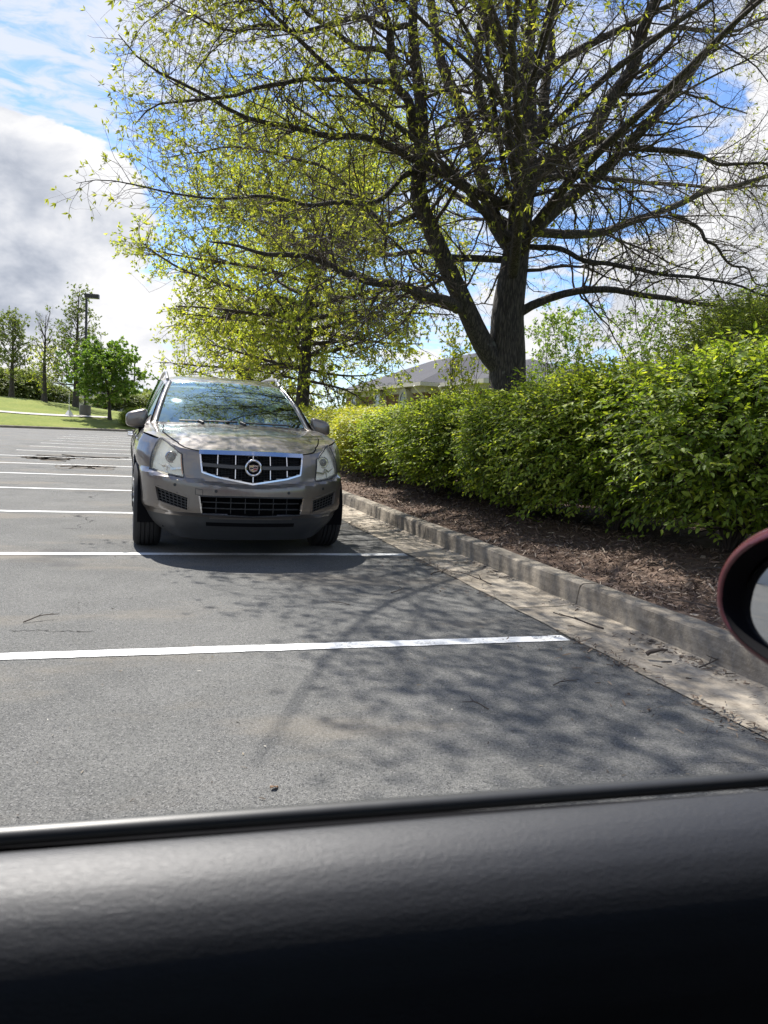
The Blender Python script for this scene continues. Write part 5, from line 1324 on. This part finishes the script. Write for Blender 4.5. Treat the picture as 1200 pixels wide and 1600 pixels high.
def build_cabin_car():
    root = empty('parked_car', (.18, .52, 0), R(-3.9))
    tag(root, 'maroon car in the foreground, its black door top and wing mirror cut by the frame', 'car')
    # outer shell as a ring: half plan about the car's centre line v = -.80
    cv = -.80; plan = [(2.30, 0), (2.28, .35), (2.18, .62), (1.98, .78), (1.7, .855), (1.3, .88), (.6, .885), (-.6, .885), (-1.4, .88), (-1.9, .84), (-2.2, .74), (-2.35, .5), (-2.4, 0)]
    pl = resample(plan, 160, False)
    for _ in range(3): pl[1:-1] = pl[1:-1]*.5+(pl[:-2]+pl[2:])*.25
    zs = [.2, .24, .3, .36, .42, .5, .56, .62, .68, .74, .80, .835, .852, .858]; ins = [.09, .05, .02, .03, .022, .01, .0, .0, .006, .012, .022, .030, .038, .050]
    def top(u): return float(np.interp(u, [-2.4, -2.1, -1.5, -.8, .9, 1.3, 1.8, 2.2, 2.3], [.80, .857, .858, .858, .858, .852, .80, .70, .64]))
    def low(u, w):
        z = .2
        for c in (1.42, -1.35):
            q = abs(u-c)
            if q < .36 and w > .5: z = max(z, .32+math.sqrt(.36**2-q*q))
        return z
    m = MB()
    for s in (1, -1):
        for i in range(len(pl)-1):
            for a, b_ in zip(range(len(zs)-1), range(1, len(zs))):
                q = []
                for (j, k) in ((i, a), (i+1, a), (i+1, b_), (i, b_)):
                    u, w_ = pl[j]; z = min(max(zs[k], low(u, w_)), top(u)); x_ = np.interp(z, zs, ins); f = 1-x_/max(w_, .4)
                    q.append((u*(1-x_*.35), cv+s*w_*f, z))
                if max(p[2] for p in q)-min(p[2] for p in q) < 1e-4: continue
                m.add(q, [(0, 1, 2, 3)])
    # bonnet and rear deck
    def deckrow(u, zadd): 
        w_ = float(np.interp(u, pl[::-1, 0], pl[::-1, 1])); z = top(u)
        return [(u*(1-.05*.35), cv+f*w_*(1-.05/max(w_, .4)), z+zadd*(1-f*f)) for f in np.linspace(-1, 1, 15)]
    m.grid([deckrow(u, .06) for u in np.linspace(.95, 2.28, 14)]); m.grid([deckrow(u, .03) for u in np.linspace(-1.75, -2.38, 6)])
    m.build('body', MT['maroon'], root, True, 40)
    MB().box((0, cv, .24), (4.2, 1.5, .06)).build('floor', MT['black'], root, False)
    # driver door: skin, inner trim with a rolled top, and the belt seal along the window slot
    dm = MB(); dm.grid([[(u, v, z) for u in np.linspace(-.62, .62, 9)] for v, z in ((.062, .60), (.060, .72), (.050, .80), (.036, .845), (.020, .862), (.012, .858), (.010, .80))])
    door = dm.build('door', MT['maroon'], root, True, 60)
    prof = [(-.0125, .872), (-.0135, .8905), (-.018, .8935), (-.030, .8945), (-.045, .8925), (-.060, .8875), (-.074, .879), (-.086, .867), (-.096, .851), (-.103, .832), (-.109, .805), (-.113, .77), (-.115, .72), (-.113, .66), (-.10, .60), (-.12, .54), (-.17, .52), (-.17, .47), (-.11, .44), (-.09, .30)]
    prof = [tuple(p) for p in resample(prof[:14], 90)]+prof[14:]
    us = np.linspace(-.80, .75, 60)
    def bulge(u): return .004*math.sin(u*2.1+.6)
    MB().grid([[(u, v*(1+.14*max(0, u))+(.0 if v > -.02 else bulge(u)), z+.012*(u+.25)*(z > .8)) for v, z in prof] for u in us]).build('door_panel', MT['trim_black'], door, True, 80)
    MB().tube([(u, -.001, .8945+.012*(u+.25)) for u in us], .0068, 14, flat=(.9, 1.1)).build('window_seal', MT['seal'], door, True, 80)
    MB().box((0, .006, .84), (1.5, .008, .09)).build('seal_channel', MT['black'], door, False)
    MB().tube([(-.25, .060, .74), (-.28, .085, .742), (-.42, .085, .742), (-.45, .058, .74)], .012, 8).build('handle', MT['maroon'], door)
    # wing mirror
    mc = (.505, .127, 1.010); hw, hh = .150, .090
    def ring(k, u, n=48, sv=0.0, e=2.7):
        out = []
        for q in range(n):
            t = 2*math.pi*q/n; c_, s_ = math.cos(t), math.sin(t); e = 1.9 if s_ > 0 else 2.9
            v = math.copysign(abs(c_)**(2/e), c_)*hw*k; z = math.copysign(abs(s_)**(2/e), s_)*hh*k
            z *= (1.12-.10*(v/hw)) if z > 0 else (.92-.18*(v/hw)); out.append((u+.10*(mc[1]-(mc[1]+v))*.5, mc[1]+v+sv, mc[2]+z))
        return out+[out[0]]
    secs = [(.05, .655), (.42, .640), (.68, .612), (.86, .575), (.96, .535), (1.0, .505), (.985, .482), (.95, .470), (.90, .463), (.85, .459), (.815, .459), (.805, .461)]
    mir = MB().grid([ring(k, u) for k, u in secs]).build('wing_mirror', MT['maroon'], root, True, 60)
    MB().grid([ring(k, u) for k, u in ((.806, .461), (.795, .458), (.775, .461), (.735, .480))]).build('mirror_rim', MT['black'], mir, True, 60)
    g = [(u+(z-mc[2])*.095, v, z) for u, v, z in ring(.740, .480)[:-1]]; MB().add(g, [tuple(range(len(g)))]).build('mirror_glass', MT['mirror_glass'], mir, False)
    MB().tube([(.52, .02, .90), (.535, .06, .925), (.545, .10, .945)], [.05, .042, .04], 12, flat=(.6, 1)).build('mirror_arm', MT['seal'], mir)
    # cabin: roof, pillars, screens, seats, wheel
    rr_ = MB(); rr_.grid([[(u, cv+f*.58, float(np.interp(u, [-1.5, -.9, 0, .45], [1.40, 1.475, 1.50, 1.485]))-.03*f*f) for f in np.linspace(-1, 1, 13)] for u in np.linspace(-1.45, .45, 14)])
    rf = rr_.build('roof', MT['maroon'], root, True, 60)
    MB().grid([[(u, cv+f*.57, float(np.interp(u, [-1.5, -.9, 0, .45], [1.40, 1.475, 1.50, 1.485]))-.03*f*f-.02) for f in np.linspace(-1, 1, 7)] for u in np.linspace(-1.44, .44, 8)]).build('headliner', MT['cabin'], rf)
    for s in (1, -1):
        e = cv+s*.80; e2 = cv+s*.575
        MB().tube([(1.02, e, .86), (.75, cv+s*.71, 1.15), (.45, e2, 1.452)], [.035, .033, .03], 10).build('pillar', MT['maroon'], root)
        MB().tube([(-.72, e, .86), (-.78, cv+s*.72, 1.15), (-.82, e2, 1.44)], [.06, .05, .045], 10, flat=(.5, 1.2)).build('pillar', MT['maroon'], root)
        MB().tube([(-1.95, e-.04*s, .85), (-1.65, cv+s*.66, 1.15), (-1.44, e2, 1.375)], [.07, .06, .05], 10).build('pillar', MT['maroon'], root)
    def scr(u0, z0, u1, z1, w0, w1): return MB().grid([[(u0*(1-t)+u1*t+.05*(1-f*f)*(1 if u0 > 0 else -1), cv+f*(w0*(1-t)+w1*t), z0*(1-t)+z1*t) for f in np.linspace(-1, 1, 9)] for t in np.linspace(0, 1, 5)])
    scr(1.02, .86, .46, 1.46, .78, .56).build('windscreen', MT['sideglass'], root)
    scr(-1.9, .86, -1.44, 1.38, .74, .56).build('rear_window', MT['sideglass'], root)
    MB().grid([[(u, cv-.80-(.0 if z < 1 else -.2), z) for u in (-.72, .2, .95-(.45 if z > 1 else 0))] for z in (.87, 1.43)]).build('side_window', MT['sideglass'], root)
    MB().box((.86, cv, .70), (.34, 1.42, .30), bev=.06).build('dashboard', MT['trim_black'], root)
    for s in (1, -1):
        st = MB(); st.box((-.42, cv+s*.40, .40), (.52, .48, .18), bev=.06); st.box((-.74, cv+s*.40, .78), (.16, .46, .62), rot=Matrix.Rotation(R(-12), 3, 'Y'), bev=.06)
        st_ = st.build('seat', MT['cabin'], root, True, 50)
    MB().box((-1.35, cv, .45), (.5, 1.25, .22), bev=.06).build('rear_seat', MT['cabin'], root, True, 50)
    stw = [(.42+.07*math.sin(t), cv+.40+.18*math.cos(t), .80+.17*math.sin(t)) for t in np.linspace(0, 2*math.pi, 33)]
    MB().tube(stw, .015, 8, caps=False).build('steering_wheel', MT['trim_black'], root)
    for u in (1.42, -1.35):
        for s in (1, -1):
            wh = empty('wheel', (u, cv+s*.77, .315)); wh.parent = root
            MB().lathe([(-.10, .20), (-.105, .25), (-.09, .305), (-.07, .315), (.07, .315), (.09, .305), (.105, .25), (.10, .20)], (0, 0, 0), 'Y', 40).build('tyre', MT['rubber'], wh)
            r = MB().lathe([(s*.06, 0), (s*.09, .03), (s*.07, .08), (s*.085, .19), (s*.10, .205), (-s*.1, .205)], (0, 0, 0), 'Y', 32); r.build('rim', MT['alloy'], wh)
    return root
build_cabin_car()
